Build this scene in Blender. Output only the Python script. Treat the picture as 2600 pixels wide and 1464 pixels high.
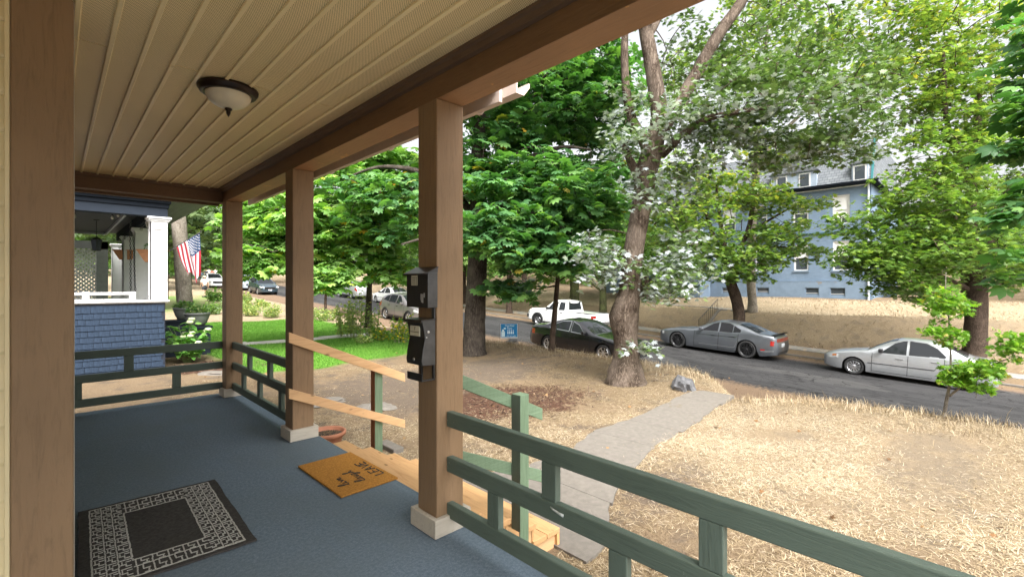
import bpy, bmesh, math, random
import numpy as np
from mathutils import Vector, Matrix, Euler
random.seed(7); RNG = np.random.default_rng(11)
scene = bpy.context.scene
for o in list(bpy.data.objects): bpy.data.objects.remove(o)
COL = scene.collection
R = math.radians

# ------------------------------------------------------------------ camera
CAM_H = 1.42
YAW = 44.3
cam = bpy.data.objects.new("camera", bpy.data.cameras.new("camera"))
COL.objects.link(cam)
cam.data.sensor_width = 36.0
cam.data.lens = 36.0 * 1190.0 / 2600.0
cam.data.shift_y = -10.0 / 2600.0
cam.data.clip_start = 0.05
cam.data.clip_end = 900.0
cam.location = (0, 0, CAM_H)
cam.rotation_euler = (R(90), 0, R(-YAW))
scene.camera = cam

# ------------------------------------------------------------------ light
SUN_EL, SUN_AZ = R(52), R(205)      # azimuth measured clockwise from +Y
world = bpy.data.worlds.new("World"); scene.world = world
world.use_nodes = True
wn = world.node_tree.nodes; wl = world.node_tree.links
bg = wn["Background"]
sky = wn.new("ShaderNodeTexSky"); sky.sky_type = 'NISHITA'; sky.sun_disc = False
sky.sun_elevation = SUN_EL; sky.sun_rotation = SUN_AZ
sky.air_density = 0.7; sky.dust_density = 9.0; sky.ozone_density = 0.0
hs = wn.new('ShaderNodeHueSaturation'); hs.inputs['Saturation'].default_value = 0.16   # thin bright overcast
wl.new(sky.outputs[0], hs.inputs['Color']); wl.new(hs.outputs[0], bg.inputs[0]); bg.inputs[1].default_value = 0.15
sd = bpy.data.lights.new("sun", 'SUN'); sd.energy = 0.65; sd.angle = R(24); sd.color = (1.0, 0.95, 0.87)
sun = bpy.data.objects.new("sun", sd); COL.objects.link(sun)
dirv = Vector((math.sin(SUN_AZ) * math.cos(SUN_EL), math.cos(SUN_AZ) * math.cos(SUN_EL), math.sin(SUN_EL)))
sun.rotation_euler = dirv.to_track_quat('Z', 'Y').to_euler(); sun.location = dirv * 60
vs = scene.view_settings
vs.view_transform = 'Standard'; vs.look = 'None'; vs.gamma = 1.0; vs.use_curve_mapping = False
vs.exposure = 1.9
scene.render.engine = 'CYCLES'
scene.cycles.use_denoising = True; scene.cycles.denoising_prefilter = 'ACCURATE'
scene.cycles.max_bounces = 8; scene.cycles.diffuse_bounces = 5; scene.cycles.transparent_max_bounces = 8

# ------------------------------------------------------------------ helpers
_s, _c = math.sin(R(YAW)), math.cos(R(YAW))
def at(u, v, d):
    """point seen at photograph position (u, v) at camera depth d, in metres"""
    a = (u - 1300.) / 1190.; b = (722. - v) / 1190.
    return Vector(((_s + a * _c) * d, (_c - a * _s) * d, CAM_H + b * d))
def project(P):
    P = np.asarray(P); d = P[..., 0] * _s + P[..., 1] * _c; r = P[..., 0] * _c - P[..., 1] * _s
    dd = np.where(np.abs(d) < 1e-3, 1e-3, d)
    return 1300 + 1190 * r / dd, 722 - 1190 * (P[..., 2] - CAM_H) / dd, d

def tag(o, label=None, cat=None, group=None, kind=None):
    if label: o['label'] = label
    if cat: o['category'] = cat
    if group: o['group'] = group
    if kind: o['kind'] = kind
    return o
def empty(name, label=None, cat=None, loc=(0, 0, 0), rot=(0, 0, 0), group=None, parent=None):
    o = bpy.data.objects.new(name, None); COL.objects.link(o)
    o.location = loc; o.rotation_euler = rot; o.empty_display_size = 0.1
    if parent: o.parent = parent
    return tag(o, label, cat, group)
def copy_tree(o, parent=None):
    c = o.copy(); COL.objects.link(c)
    c.parent = parent
    if parent is not None: c.matrix_parent_inverse = o.matrix_parent_inverse.copy()
    for ch in o.children: copy_tree(ch, c)
    return c

class MB:
    def __init__(s): s.v = []; s.f = []; s.mi = []; s.cur = 0
    def add(s, verts, faces):
        n = len(s.v); s.v += [tuple(p) for p in verts]
        s.f += [tuple(i + n for i in f) for f in faces]; s.mi += [s.cur] * len(faces)
        return s
    def box(s, a, b, M=None):
        x0, y0, z0 = a; x1, y1, z1 = b
        vs_ = [(x0,y0,z0),(x1,y0,z0),(x1,y1,z0),(x0,y1,z0),(x0,y0,z1),(x1,y0,z1),(x1,y1,z1),(x0,y1,z1)]
        if M is not None: vs_ = [M @ Vector(p) for p in vs_]
        return s.add(vs_, [(0,3,2,1),(4,5,6,7),(0,1,5,4),(1,2,6,5),(2,3,7,6),(3,0,4,7)])
    def bar(s, p, q, w, h, up=(0, 0, 1)):
        p = Vector(p); q = Vector(q); d = (q - p); L = d.length; d = d / L
        u = Vector(up); sx = d.cross(u).normalized(); u = sx.cross(d)
        M = Matrix(((d.x, sx.x, u.x, p.x), (d.y, sx.y, u.y, p.y), (d.z, sx.z, u.z, p.z), (0, 0, 0, 1)))
        return s.box((0, -w / 2, -h / 2), (L, w / 2, h / 2), M)
    def tube(s, pts, rad, n=8, cap=True, wob=0.0):
        pts = [Vector(p) for p in pts]
        if not hasattr(rad, '__len__'): rad = [rad] * len(pts)
        vs_ = []; fs = []; prev = None
        for i, p in enumerate(pts):
            t = (pts[min(i + 1, len(pts) - 1)] - pts[max(i - 1, 0)])
            t = t.normalized() if t.length > 1e-9 else Vector((0, 0, 1))
            if prev is None:
                a = Vector((1, 0, 0)) if abs(t.x) < .8 else Vector((0, 1, 0))
                prev = (a - t * a.dot(t)).normalized()
            else:
                q = prev - t * prev.dot(t)
                prev = q.normalized() if q.length > 1e-6 else prev
            b = t.cross(prev)
            for k in range(n):
                an = 2 * math.pi * k / n
                rr = rad[i] * (1 + (random.uniform(-wob, wob) if wob else 0))
                vs_.append(p + (prev * math.cos(an) + b * math.sin(an)) * rr)
        for i in range(len(pts) - 1):
            for k in range(n):
                fs.append((i*n+k, i*n+(k+1) % n, (i+1)*n+(k+1) % n, (i+1)*n+k))
        if cap:
            fs.append(tuple(range(n))[::-1]); fs.append(tuple((len(pts)-1)*n+k for k in range(n)))
        return s.add(vs_, fs)
    def lathe(s, prof, n=24, M=None, close=False):
        """prof: list of (radius, z)"""
        vs_ = []; fs = []
        for (r, z) in prof:
            for k in range(n):
                an = 2 * math.pi * k / n; vs_.append((r * math.cos(an), r * math.sin(an), z))
        m = len(prof)
        for i in range(m - 1 + (1 if close else 0)):
            j = (i + 1) % m
            for k in range(n): fs.append((i*n+k, i*n+(k+1) % n, j*n+(k+1) % n, j*n+k))
        if not close:
            fs.append(tuple(range(n))[::-1]); fs.append(tuple((m-1)*n+k for k in range(n)))
        if M is not None: vs_ = [M @ Vector(p) for p in vs_]
        return s.add(vs_, fs)
    def prism(s, poly, a, b, axis=1):
        """extrude a 2D polygon along an axis (0 x, 1 y, 2 z) from a to b"""
        def mk(p, t):
            if axis == 1: return (p[0], t, p[1])
            if axis == 0: return (t, p[0], p[1])
            return (p[0], p[1], t)
        n = len(poly)
        vs_ = [mk(p, a) for p in poly] + [mk(p, b) for p in poly]
        fs = [tuple(range(n)), tuple(range(2*n-1, n-1, -1))] + [(i, n+i, n+(i+1) % n, (i+1) % n) for i in range(n)]
        return s.add(vs_, fs)
    def build(s, name, mats, parent=None, smooth=False, bevel=0.0, segs=2):
        me = bpy.data.meshes.new(name); me.from_pydata(s.v, [], s.f); 
        bm = bmesh.new(); bm.from_mesh(me); bmesh.ops.recalc_face_normals(bm, faces=bm.faces); bm.to_mesh(me); bm.free()
        if not isinstance(mats, (list, tuple)): mats = [mats]
        for m in mats: me.materials.append(m)
        if len(mats) > 1: me.polygons.foreach_set('material_index', s.mi)
        if smooth: me.polygons.foreach_set('use_smooth', [True] * len(me.polygons))
        me.update()
        o = bpy.data.objects.new(name, me); COL.objects.link(o)
        if parent: o.parent = parent
        if bevel:
            b = o.modifiers.new('bevel', 'BEVEL'); b.width = bevel; b.segments = segs; b.limit_method = 'ANGLE'
        return o
def mesh_np(name, V, F, mats, parent=None, attr=None, smooth=False, mi=None):
    """fast triangle/quad mesh from numpy arrays"""
    V = np.ascontiguousarray(V, dtype=np.float32).reshape(-1, 3); F = np.ascontiguousarray(F, dtype=np.int32)
    k = F.shape[1]; n = F.shape[0]
    me = bpy.data.meshes.new(name)
    me.vertices.add(len(V)); me.vertices.foreach_set('co', V.ravel())
    me.loops.add(n * k); me.loops.foreach_set('vertex_index', F.ravel())
    me.polygons.add(n); me.polygons.foreach_set('loop_start', np.arange(0, n * k, k, dtype=np.int32))
    try: me.polygons.foreach_set('loop_total', np.full(n, k, dtype=np.int32))
    except Exception: pass
    if not isinstance(mats, (list, tuple)): mats = [mats]
    for m in mats: me.materials.append(m)
    if mi is not None: me.polygons.foreach_set('material_index', np.ascontiguousarray(mi, dtype=np.int32))
    if smooth: me.polygons.foreach_set('use_smooth', np.ones(n, dtype=bool))
    if attr:
        for an, av in attr.items():
            a = me.attributes.new(an, 'FLOAT', 'POINT'); a.data.foreach_set('value', np.ascontiguousarray(av, dtype=np.float32))
    me.update(calc_edges=True); me.validate()
    o = bpy.data.objects.new(name, me); COL.objects.link(o)
    if parent: o.parent = parent
    return o

# ------------------------------------------------------------------ materials
class N:
    """tiny node-tree helper"""
    def __init__(s, name):
        s.m = bpy.data.materials.new(name); s.m.use_nodes = True
        s.t = s.m.node_tree; s.n = s.t.nodes; s.l = s.t.links
        s.b = s.n['Principled BSDF']; s.out = s.n['Material Output']
    def new(s, t, **kw):
        x = s.n.new(t)
        for k, v in kw.items(): setattr(x, k, v)
        return x
    def coord(s, which='Object', scale=(1, 1, 1), rot=(0, 0, 0), loc=(0, 0, 0)):
        c = s.new('ShaderNodeTexCoord'); m = s.new('ShaderNodeMapping')
        m.inputs['Scale'].default_value = scale; m.inputs['Rotation'].default_value = rot; m.inputs['Location'].default_value = loc
        s.l.new(c.outputs[which], m.inputs[0]); return m.outputs[0]
    def world(s, scale=(1, 1, 1)):
        g = s.new('ShaderNodeNewGeometry'); m = s.new('ShaderNodeMapping'); m.inputs['Scale'].default_value = scale
        s.l.new(g.outputs['Position'], m.inputs[0]); return m.outputs[0]
    def noise(s, vec, scale=5, detail=4, rough=.55, dist=0):
        x = s.new('ShaderNodeTexNoise'); x.inputs['Scale'].default_value = scale; x.inputs['Detail'].default_value = detail
        x.inputs['Roughness'].default_value = rough; x.inputs['Distortion'].default_value = dist
        s.l.new(vec, x.inputs['Vector']); return x.outputs['Fac']
    def ramp(s, fac, stops):
        x = s.new('ShaderNodeValToRGB'); e = x.color_ramp.elements
        while len(e) > len(stops): e.remove(e[-1])
        while len(e) < len(stops): e.new(.5)
        for el, (p, c) in zip(e, stops):
            el.position = p; el.color = (*c, 1) if not isinstance(c, (int, float)) else (c, c, c, 1)
        s.l.new(fac, x.inputs[0]); return x.outputs[0]
    def mix(s, fac, a, b, mode='MIX'):
        x = s.new('ShaderNodeMix'); x.data_type = 'RGBA'; x.blend_type = mode
        for sock, val in ((x.inputs[0], fac), (x.inputs[6], a), (x.inputs[7], b)):
            if isinstance(val, (int, float)): sock.default_value = val
            elif isinstance(val, tuple): sock.default_value = (*val, 1)
            else: s.l.new(val, sock)
        return x.outputs[2]
    def math(s, op, a, b=None):
        x = s.new('ShaderNodeMath'); x.operation = op
        for i, val in enumerate((a, b)):
            if val is None: continue
            if isinstance(val, (int, float)): x.inputs[i].default_value = val
            else: s.l.new(val, x.inputs[i])
        return x.outputs[0]
    def bump(s, h, strength=.3, dist=.01):
        x = s.new('ShaderNodeBump'); x.inputs['Strength'].default_value = strength; x.inputs['Distance'].default_value = dist
        s.l.new(h, x.inputs['Height']); s.l.new(x.outputs[0], s.b.inputs['Normal']); return x
    def col(s, c):
        if isinstance(c, tuple): s.b.inputs['Base Color'].default_value = (*c, 1)
        else: s.l.new(c, s.b.inputs['Base Color'])
    def set(s, rough=None, metal=None, spec=None, coat=None):
        if rough is not None:
            if isinstance(rough, (int, float)): s.b.inputs['Roughness'].default_value = rough
            else: s.l.new(rough, s.b.inputs['Roughness'])
        if metal is not None: s.b.inputs['Metallic'].default_value = metal
        if spec is not None: s.b.inputs['Specular IOR Level'].default_value = spec
        if coat is not None: s.b.inputs['Coat Weight'].default_value = coat; s.b.inputs['Coat Roughness'].default_value = .05
        return s
def simple(name, col, rough=.6, var=.15, scale=8, bump=.0, bscale=60, metal=0, spec=.4, coat=None, stretch=(1, 1, 1), bdist=.004, wear=None):
    n = N(name); v = n.coord('Object', stretch)
    f = n.noise(v, scale, 5)
    lo = tuple(c * (1 - var) for c in col); hi = tuple(min(1, c * (1 + var)) for c in col)
    c = n.ramp(f, [(.3, lo), (.7, hi)])
    if wear:
        w = n.noise(n.coord('Object'), wear[0], 8, .7)
        c = n.mix(n.ramp(w, [(wear[1], 0.), (wear[1] + .03, 1.)]), c, wear[2])
    n.col(c); n.set(rough, metal, spec, coat)
    if bump:
        b = n.noise(v, bscale, 6, .65); n.bump(b, bump, bdist)
    return n.m
def wood(name, col, col2, axis=0, rough=.65, bump=.25, ring=14, knots=False):
    """planed timber: grain stretched along one axis"""
    n = N(name); sc = [9, 9, 9]; sc[axis] = .8
    v = n.coord('Object', tuple(sc)); f = n.noise(v, 3.2, 8, .65, 1.2)
    c = n.ramp(f, [(.25, col2), (.5, col), (.75, tuple(min(1, x * 1.12) for x in col))])
    if knots:
        vo = n.new('ShaderNodeTexVoronoi'); vo.inputs['Scale'].default_value = 1.0
        k = [11, 11, 11]; k[axis] = 5.; n.l.new(n.coord('Object', tuple(k)), vo.inputs['Vector'])
        c = n.mix(n.ramp(vo.outputs['Distance'], [(.06, .85), (.16, 0.)]), c, tuple(x * .33 for x in col2))
    n.col(c); n.set(rough, spec=.25)
    if bump: n.bump(f, bump, .004)
    return n.m
def leafmat(name, stops, trans=.35, rough=.45, spec=.4, tint=(1.25, 1.45, .5)):
    n = N(name); a = n.new('ShaderNodeAttribute'); a.attribute_name = 'rnd'
    c = n.ramp(a.outputs['Fac'], stops)
    n.col(c); n.set(rough, spec=spec)
    t = n.new('ShaderNodeBsdfTranslucent')
    n.l.new(n.mix(1.0, c, tint, 'MULTIPLY'), t.inputs[0])
    m = n.new('ShaderNodeMixShader'); m.inputs[0].default_value = trans
    n.l.new(n.b.outputs[0], m.inputs[1]); n.l.new(t.outputs[0], m.inputs[2]); n.l.new(m.outputs[0], n.out.inputs[0])
    return n.m
def attrmat(name, stops, rough=.8, spec=.15):
    n = N(name); a = n.new('ShaderNodeAttribute'); a.attribute_name = 'rnd'
    n.col(n.ramp(a.outputs['Fac'], stops)); n.set(rough, spec=spec); return n.m

M = {}
def painted(name, col, peel=None, amt=.62, rough=.55, axis=2):
    """painted rough-sawn timber: brush grain, dings and a few bare flecks"""
    n = N(name); st = [16, 16, 16]; st[axis] = 1.6
    v = n.coord('Object', tuple(st)); g = n.noise(v, 3, 8, .7, .6)
    big = n.noise(n.coord('Object'), 1.7, 3)
    c = n.ramp(big, [(.3, tuple(x * .86 for x in col)), (.7, tuple(min(1, x * 1.1) for x in col))])
    c = n.mix(n.ramp(g, [(.34, .42), (.5, 0.)]), c, tuple(x * .58 for x in col))
    if peel:
        w = n.noise(n.coord('Object', (1, 1, 1)), 4.5, 9, .72)
        c = n.mix(n.ramp(w, [(amt, 0.), (amt + .015, 1.)]), c, peel)
    n.col(c); n.set(rough, spec=.3); n.bump(g, .6, .007); return n.m
M['post'] = painted('taupe_paint', (.25, .162, .092), (.5, .36, .22), .735)
M['beam'] = painted('brown_beam_paint', (.19, .107, .054), axis=1)
M['beam_under'] = painted('lit_peeling_brown_paint', (.35, .19, .095), (.56, .29, .09), .615, axis=1)  # light on the underside put into a paler brown, plus real peeling
M['trimbrown'] = painted('dark_brown_trim_paint', (.15, .09, .055), axis=1)
M['green'] = painted('green_rail_paint', (.098, .130, .104), (.24, .28, .24), .665, axis=1)
M['green_x'] = painted('green_rail_paint_across', (.098, .128, .104), (.27, .32, .28), .72, axis=0)
M['green_z'] = painted('green_upright_paint', (.10, .132, .107), axis=2)
M['base'] = painted('weathered_cream_paint', (.50, .455, .38), (.33, .25, .18), .68, axis=0)
M['raw_x'] = wood('new_fir_timber', (.60, .38, .20), (.46, .26, .12), 0, knots=True)
M['raw_y'] = wood('new_fir_tread', (.50, .30, .14), (.37, .20, .085), 1, knots=True)
M['raw_z'] = wood('new_fir_upright', (.58, .34, .15), (.44, .23, .09), 2)
M['redwood'] = wood('reddish_cut_timber', (.27, .11, .05), (.18, .07, .03), 2)
def pressure_treated(name, axis):
    n = N(name); st = [20, 20, 20]; st[axis] = 1.2
    g = n.noise(n.coord('Object', tuple(st)), 3, 7, .7, .4)
    c = n.ramp(g, [(.25, (.10, .15, .09)), (.55, (.145, .21, .135)), (.8, (.185, .255, .17))])
    vo = n.new('ShaderNodeTexVoronoi'); k = [95, 95, 95]; k[axis] = 26
    n.l.new(n.coord('Object', tuple(k)), vo.inputs['Vector']); vo.inputs['Scale'].default_value = 1; vo.inputs['Randomness'].default_value = .35
    c = n.mix(n.ramp(vo.outputs['Distance'], [(.14, .35), (.24, 0.)]), c, (.07, .10, .06))
    n.col(c); n.set(.75, spec=.2); n.bump(g, .3, .004); return n.m
M['pt_x'] = pressure_treated('treated_green_timber', 0); M['pt_z'] = pressure_treated('treated_green_upright', 2)
M['cream'] = simple('cream_vinyl', (.72, .61, .37), .45, .06, 3)
def soffit():
    n = N('perforated_soffit'); c = n.new('ShaderNodeTexCoord'); sp = n.new('ShaderNodeSeparateXYZ')
    n.l.new(c.outputs['Object'], sp.inputs[0]); pit = .0085
    yy = n.math('DIVIDE', sp.outputs[1], pit)
    row = n.math('FLOOR', yy)
    odd = n.math('MULTIPLY', n.math('MODULO', n.math('ABSOLUTE', row), 2.), .5)
    xx = n.math('ADD', n.math('DIVIDE', sp.outputs[0], pit), odd)
    fx = n.math('SUBTRACT', n.math('FRACT', xx), .5); fy = n.math('SUBTRACT', n.math('FRACT', yy), .5)
    d = n.math('ADD', n.math('MULTIPLY', fx, fx), n.math('MULTIPLY', fy, fy))
    hole = n.math('LESS_THAN', d, .075)
    big = n.noise(n.coord('Object'), 1.3, 3)
    base = n.ramp(big, [(.3, (.80, .635, .35)), (.7, (.90, .72, .41))])
    n.col(n.mix(hole, base, (.07, .05, .03))); n.set(.5, spec=.3); return n.m
M['soffit'] = soffit()
M['ridge'] = simple('cream_soffit_rib', (.86, .71, .42), .4, .05, 3)
def carpet_mat():
    n = N('blue_outdoor_carpet'); v = n.coord('Object')
    fine = n.noise(v, 420, 3, .8); mid = n.noise(v, 55, 6, .78); big = n.noise(n.coord('Object', (1, .55, 1)), 1.5, 4, .6)
    c = n.ramp(fine, [(.28, (.088, .125, .175)), (.5, (.175, .226, .278)), (.74, (.31, .362, .405))])
    c = n.mix(n.ramp(mid, [(.40, .75), (.60, 0.)]), c, (.105, .145, .185))
    c = n.mix(n.ramp(big, [(.36, .55), (.62, 0.)]), c, (.14, .172, .185))
    n.col(c); n.set(.95, spec=.08); n.bump(fine, .7, .008); return n.m
M['carpet'] = carpet_mat()
M['black_metal'] = simple('black_painted_steel', (.022, .021, .02), .38, .3, 9, .15, 120, spec=.5, wear=(5.5, .70, (.28, .28, .28)))
M['grey_metal'] = simple('scuffed_and_lit_steel', (.075, .078, .082), .35, .25, 14, .12, 60, metal=.4, wear=(7, .64, (.2, .2, .2)))  # paler steel carries the light on the mailbox sides; scuffs are wear
M['paper'] = simple('yellowed_paper_label', (.55, .52, .40), .7, .1, 30)
M['ink'] = simple('black_ink', (.02, .02, .02), .7, .1)
M['bronze'] = simple('dark_bronze', (.028, .018, .014), .35, .2, 10, metal=.6)
M['bowl'] = simple('alabaster_glass', (.66, .60, .46), .35, .14, 6, spec=.5)
M['coir'] = simple('coir_fibre', (.40, .19, .045), .95, .3, 90, .8, 300, spec=.05, bdist=.006)
M['rugdark'] = simple('charcoal_rug_pile', (.055, .052, .049), .95, .25, 60, .7, 350, spec=.05, bdist=.005)
M['rugwhite'] = simple('ivory_rug_yarn', (.37, .365, .335), .95, .35, 140, .6, 300, spec=.05, bdist=.004)
M['terracotta'] = simple('terracotta', (.36, .15, .085), .75, .15, 9, .15, 90)
M['soil'] = simple('dark_soil', (.045, .03, .02), .95, .5, 30, .6, 60)
M['fascia'] = simple('dusty_beige_metal', (.52, .42, .36), .5, .08, 6)
M['white'] = simple('white_trim_paint', (.55, .55, .55), .5, .05, 6)
M['navy'] = simple('dark_slate_paint', (.010, .013, .018), .85, .1, 6, spec=.08)
M['navy2'] = simple('slate_blue_paint', (.022, .028, .038), .85, .1, 6, spec=.08)
M['darkceil'] = simple('black_boarded_ceiling', (.010, .011, .013), .6, .2, 8, stretch=(12, .5, 1))
M['rubber'] = simple('tyre_rubber', (.02, .02, .02), .8, .2, 30)
M['chrome'] = simple('alloy', (.55, .56, .58), .28, .08, 10, metal=.9)
M['darkalloy'] = simple('black_alloy', (.03, .03, .032), .3, .15, 10, metal=.5)
M['seam'] = simple('shadow_gap', (.008, .008, .008), .9, .05)
M['plasticblack'] = simple('black_plastic', (.018, .018, .019), .5, .15, 20)
M['skin'] = simple('skin', (.45, .27, .19), .55, .06, 10)
M['denim'] = simple('dark_cloth', (.03, .033, .04), .9, .2, 30)
M['whitecloth'] = simple('white_cotton', (.75, .75, .74), .9, .05, 20)
def glassmat(name, col=(.012, .014, .016), rough=.04):
    n = N(name); n.col(col); n.set(rough, 0, .42, .0); return n.m
M['carglass'] = glassmat('tinted_car_glass'); M['winglass'] = glassmat('window_glass', (.05, .06, .07), .05)
def paint(name, col, metal=.5, rough=.32, flake=.06):
    n = N(name); n.col(n.ramp(n.noise(n.coord('Object'), 2.5, 3), [(.3, tuple(c * (1 - flake) for c in col)), (.7, tuple(c * (1 + flake) for c in col))]))
    n.set(rough, metal, .5, 1.0)
    n.b.inputs['Coat Roughness'].default_value = .06; return n.m
# ------------------------------------------------------------------ terrain heights
def road_z(Y): return -2.03 + .048 * np.asarray(Y, dtype=float)
def sm(a, b, x):
    t = np.clip((np.asarray(x, dtype=float) - a) / (b - a), 0, 1); return t * t * (3 - 2 * t)
def smax(a, b, k=7.): return np.logaddexp(k * a, k * b) / k
def gz(X, Y):
    X = np.asarray(X, dtype=float); Y = np.asarray(Y, dtype=float)
    rz = road_z(Y)
    yz = smax(-.58 + 0 * Y, rz + .14)
    crest = 9.35 + 1.2 * sm(3.0, 5.5, Y) - 1.0 * np.exp(-((Y - 3.3) / .75) ** 2)
    t = sm(crest, crest + 3.1, X)
    yz = yz + .035 * np.sin(X * 1.3 + Y * .7) * np.sin(Y * 1.1 - X * .4) * sm(2.2, 4.5, X)
    yz = yz + .07 * np.exp(-((X - crest + .5) / .8) ** 2) * (1 - np.exp(-((Y - 3.3) / .8) ** 2))
    near = yz * (1 - t) + (rz - .03) * t
    top = smax(-.14 + 0 * Y, rz + .75)
    t2 = sm(25.9, 28.8, X)
    far = (rz + .09) * (1 - t2) + top * t2 + .62 * sm(28.5, 39, X) + .05 * np.sin(X * .9 + Y * .5) * t2 + 6. * sm(55, 160, X)
    return np.where(X < 18, near, np.where(X < 22.97, rz - .03, far))

# ------------------------------------------------------------------ ground sheet
def lines(segs):
    out = []
    for a, b, st in segs: out += list(np.arange(a, b - 1e-6, st))
    out.append(segs[-1][1]); return np.array(out)
gx = lines([(-300, -40, 20), (-40, -4, 3), (-4, 1.5, .5), (1.5, 14, .2), (14, 22.4, .7), (22.4, 30, .2), (30, 46, .8), (46, 100, 6), (100, 320, 20)])
gy = lines([(-300, -40, 20), (-40, -8, 2), (-8, -1, .5), (-1, 16, .2), (16, 34, .5), (34, 100, 2.2), (100, 320, 20)])
GX, GY = np.meshgrid(gx, gy, indexing='ij'); GZ = gz(GX, np.clip(GY, -60, 140))
nx, ny = GX.shape
idx = np.arange(nx * ny).reshape(nx, ny)
GF = np.stack([idx[:-1, :-1], idx[1:, :-1], idx[1:, 1:], idx[:-1, 1:]], -1).reshape(-1, 4)
def in_lawn(X, Y):
    a = sm(11.3, 11.7, Y + .07 * (X - 5) * -1 + .12 * np.sin(X * 3.1)) * (1 - sm(26.3, 27.2, Y + .3 * np.sin(X * 2))) * (1 - sm(9.2, 9.7, X - .12 * (Y - 12) * .3)) * sm(3.0, 3.3, X + .0 * Y)
    b = .75 * sm(33, 35, Y) * (1 - sm(47.5, 49, Y)) * sm(1, 3, X) * (1 - sm(9.6, 10.4, X)) * np.clip(.7 + .6 * np.sin(X * 2.1 + Y) * np.sin(Y * .9), 0, 1)
    return np.maximum(a, b)
def in_dirt(X, Y):
    a = np.exp(-(((X - 7.2) / 2.1) ** 2 + ((Y - 8.4) / 1.5) ** 2) ** 2)
    b = np.exp(-(((X - 4.4) / 1.5) ** 2 + ((Y - 7.8) / 2.3) ** 2) ** 2)
    c = np.exp(-(((X - 7.0) / 1.5) ** 2 + ((Y - .45) / .55) ** 2) ** 2) * .9
    d = np.exp(-(((X - 4.3) / 1.2) ** 2 + ((Y - 2.25) / .35) ** 2) ** 2) * .8
    e = .06 * sm(25.6, 26.3, X) * (1 - sm(28.0, 29.2, X))
    return np.clip(a + b + c + d + e, 0, 1)
def in_mulch(X, Y):
    a = np.exp(-(((X - 5.7) / 1.6) ** 2 + ((Y - 5.8) / 1.15) ** 2) ** 1.4)
    b = np.exp(-(((X - 3.2) / 1.7) ** 2 + ((Y - 13.3) / 1.1) ** 2) ** 3)   # bark bed by the neighbour's wall
    return np.clip(a + b, 0, 1)
def ground_mat():
    n = N('dry_yard_ground'); v = n.world()
    def at_(nm):
        a = n.new('ShaderNodeAttribute'); a.attribute_name = nm; return a.outputs['Fac']
    f1 = n.noise(n.world((1, 1, 1)), 46, 7, .75, 1.4); f2 = n.noise(v, 2.1, 6, .62); f3 = n.noise(n.world((1, 1, .2)), 150, 4, .8, .6)
    straw = n.ramp(f1, [(.28, (.055, .037, .022)), (.44, (.14, .10, .064)), (.58, (.24, .18, .115)), (.76, (.34, .27, .185))])
    straw = n.mix(n.ramp(f3, [(.35, .55), (.6, 0.)]), straw, (.16, .11, .065))
    dirt = n.ramp(f1, [(.3, (.062, .048, .037)), (.7, (.145, .115, .09))])
    patch = n.ramp(f2, [(.52, 0.), (.62, .75)])
    c = n.mix(patch, straw, dirt)
    df = n.math('ADD', at_('dirt'), n.math('MULTIPLY', n.math('SUBTRACT', n.noise(v, 3.4, 9, .72), .5), 2.6))
    c = n.mix(n.ramp(df, [(.35, 0.), (.95, .9)]), c, dirt)
    mu = n.math('ADD', at_('mulch'), n.math('MULTIPLY', n.math('SUBTRACT', n.noise(v, 4.2, 9, .75), .5), 2.2))
    c = n.mix(n.ramp(mu, [(.42, 0.), (.6, 1.)]), c, n.ramp(f1, [(.3, (.03, .016, .012)), (.7, (.13, .07, .045))]))
    g = n.ramp(f1, [(.25, (.05, .13, .015)), (.55, (.10, .23, .03)), (.8, (.17, .31, .06))])
    pl_ = n.ramp(f1, [(.28, (.13, .095, .06)), (.46, (.29, .23, .15)), (.62, (.39, .325, .225)), (.8, (.46, .40, .30))])
    c = n.mix(at_('pale'), c, pl_)
    c = n.mix(at_('lawn'), c, g)
    n.col(c); n.set(.95, spec=.08); n.bump(f1, .7, .03); return n.m
M['ground'] = ground_mat()
X0, Y0 = GX.ravel(), GY.ravel()
ground = mesh_np('ground', np.stack([X0, Y0, GZ.ravel()], -1), GF, M['ground'], smooth=True,
                 attr={'lawn': in_lawn(X0, Y0), 'dirt': in_dirt(X0, Y0), 'mulch': in_mulch(X0, Y0),
                       'pale': np.clip(.8 * sm(28.2, 29.6, X0) * (1 - sm(36.2, 37.2, X0)) + .35 * sm(26, 27, X0) * (1 - sm(28.2, 29.6, X0)) + .30 * sm(4.2, 5.5, X0) * (X0 < 13) * (1 - sm(2.2, 3.4, Y0)) + .7 * sm(21.5, 23, Y0) * (X0 < 14), 0, 1)})
tag(ground, kind='structure')

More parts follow.
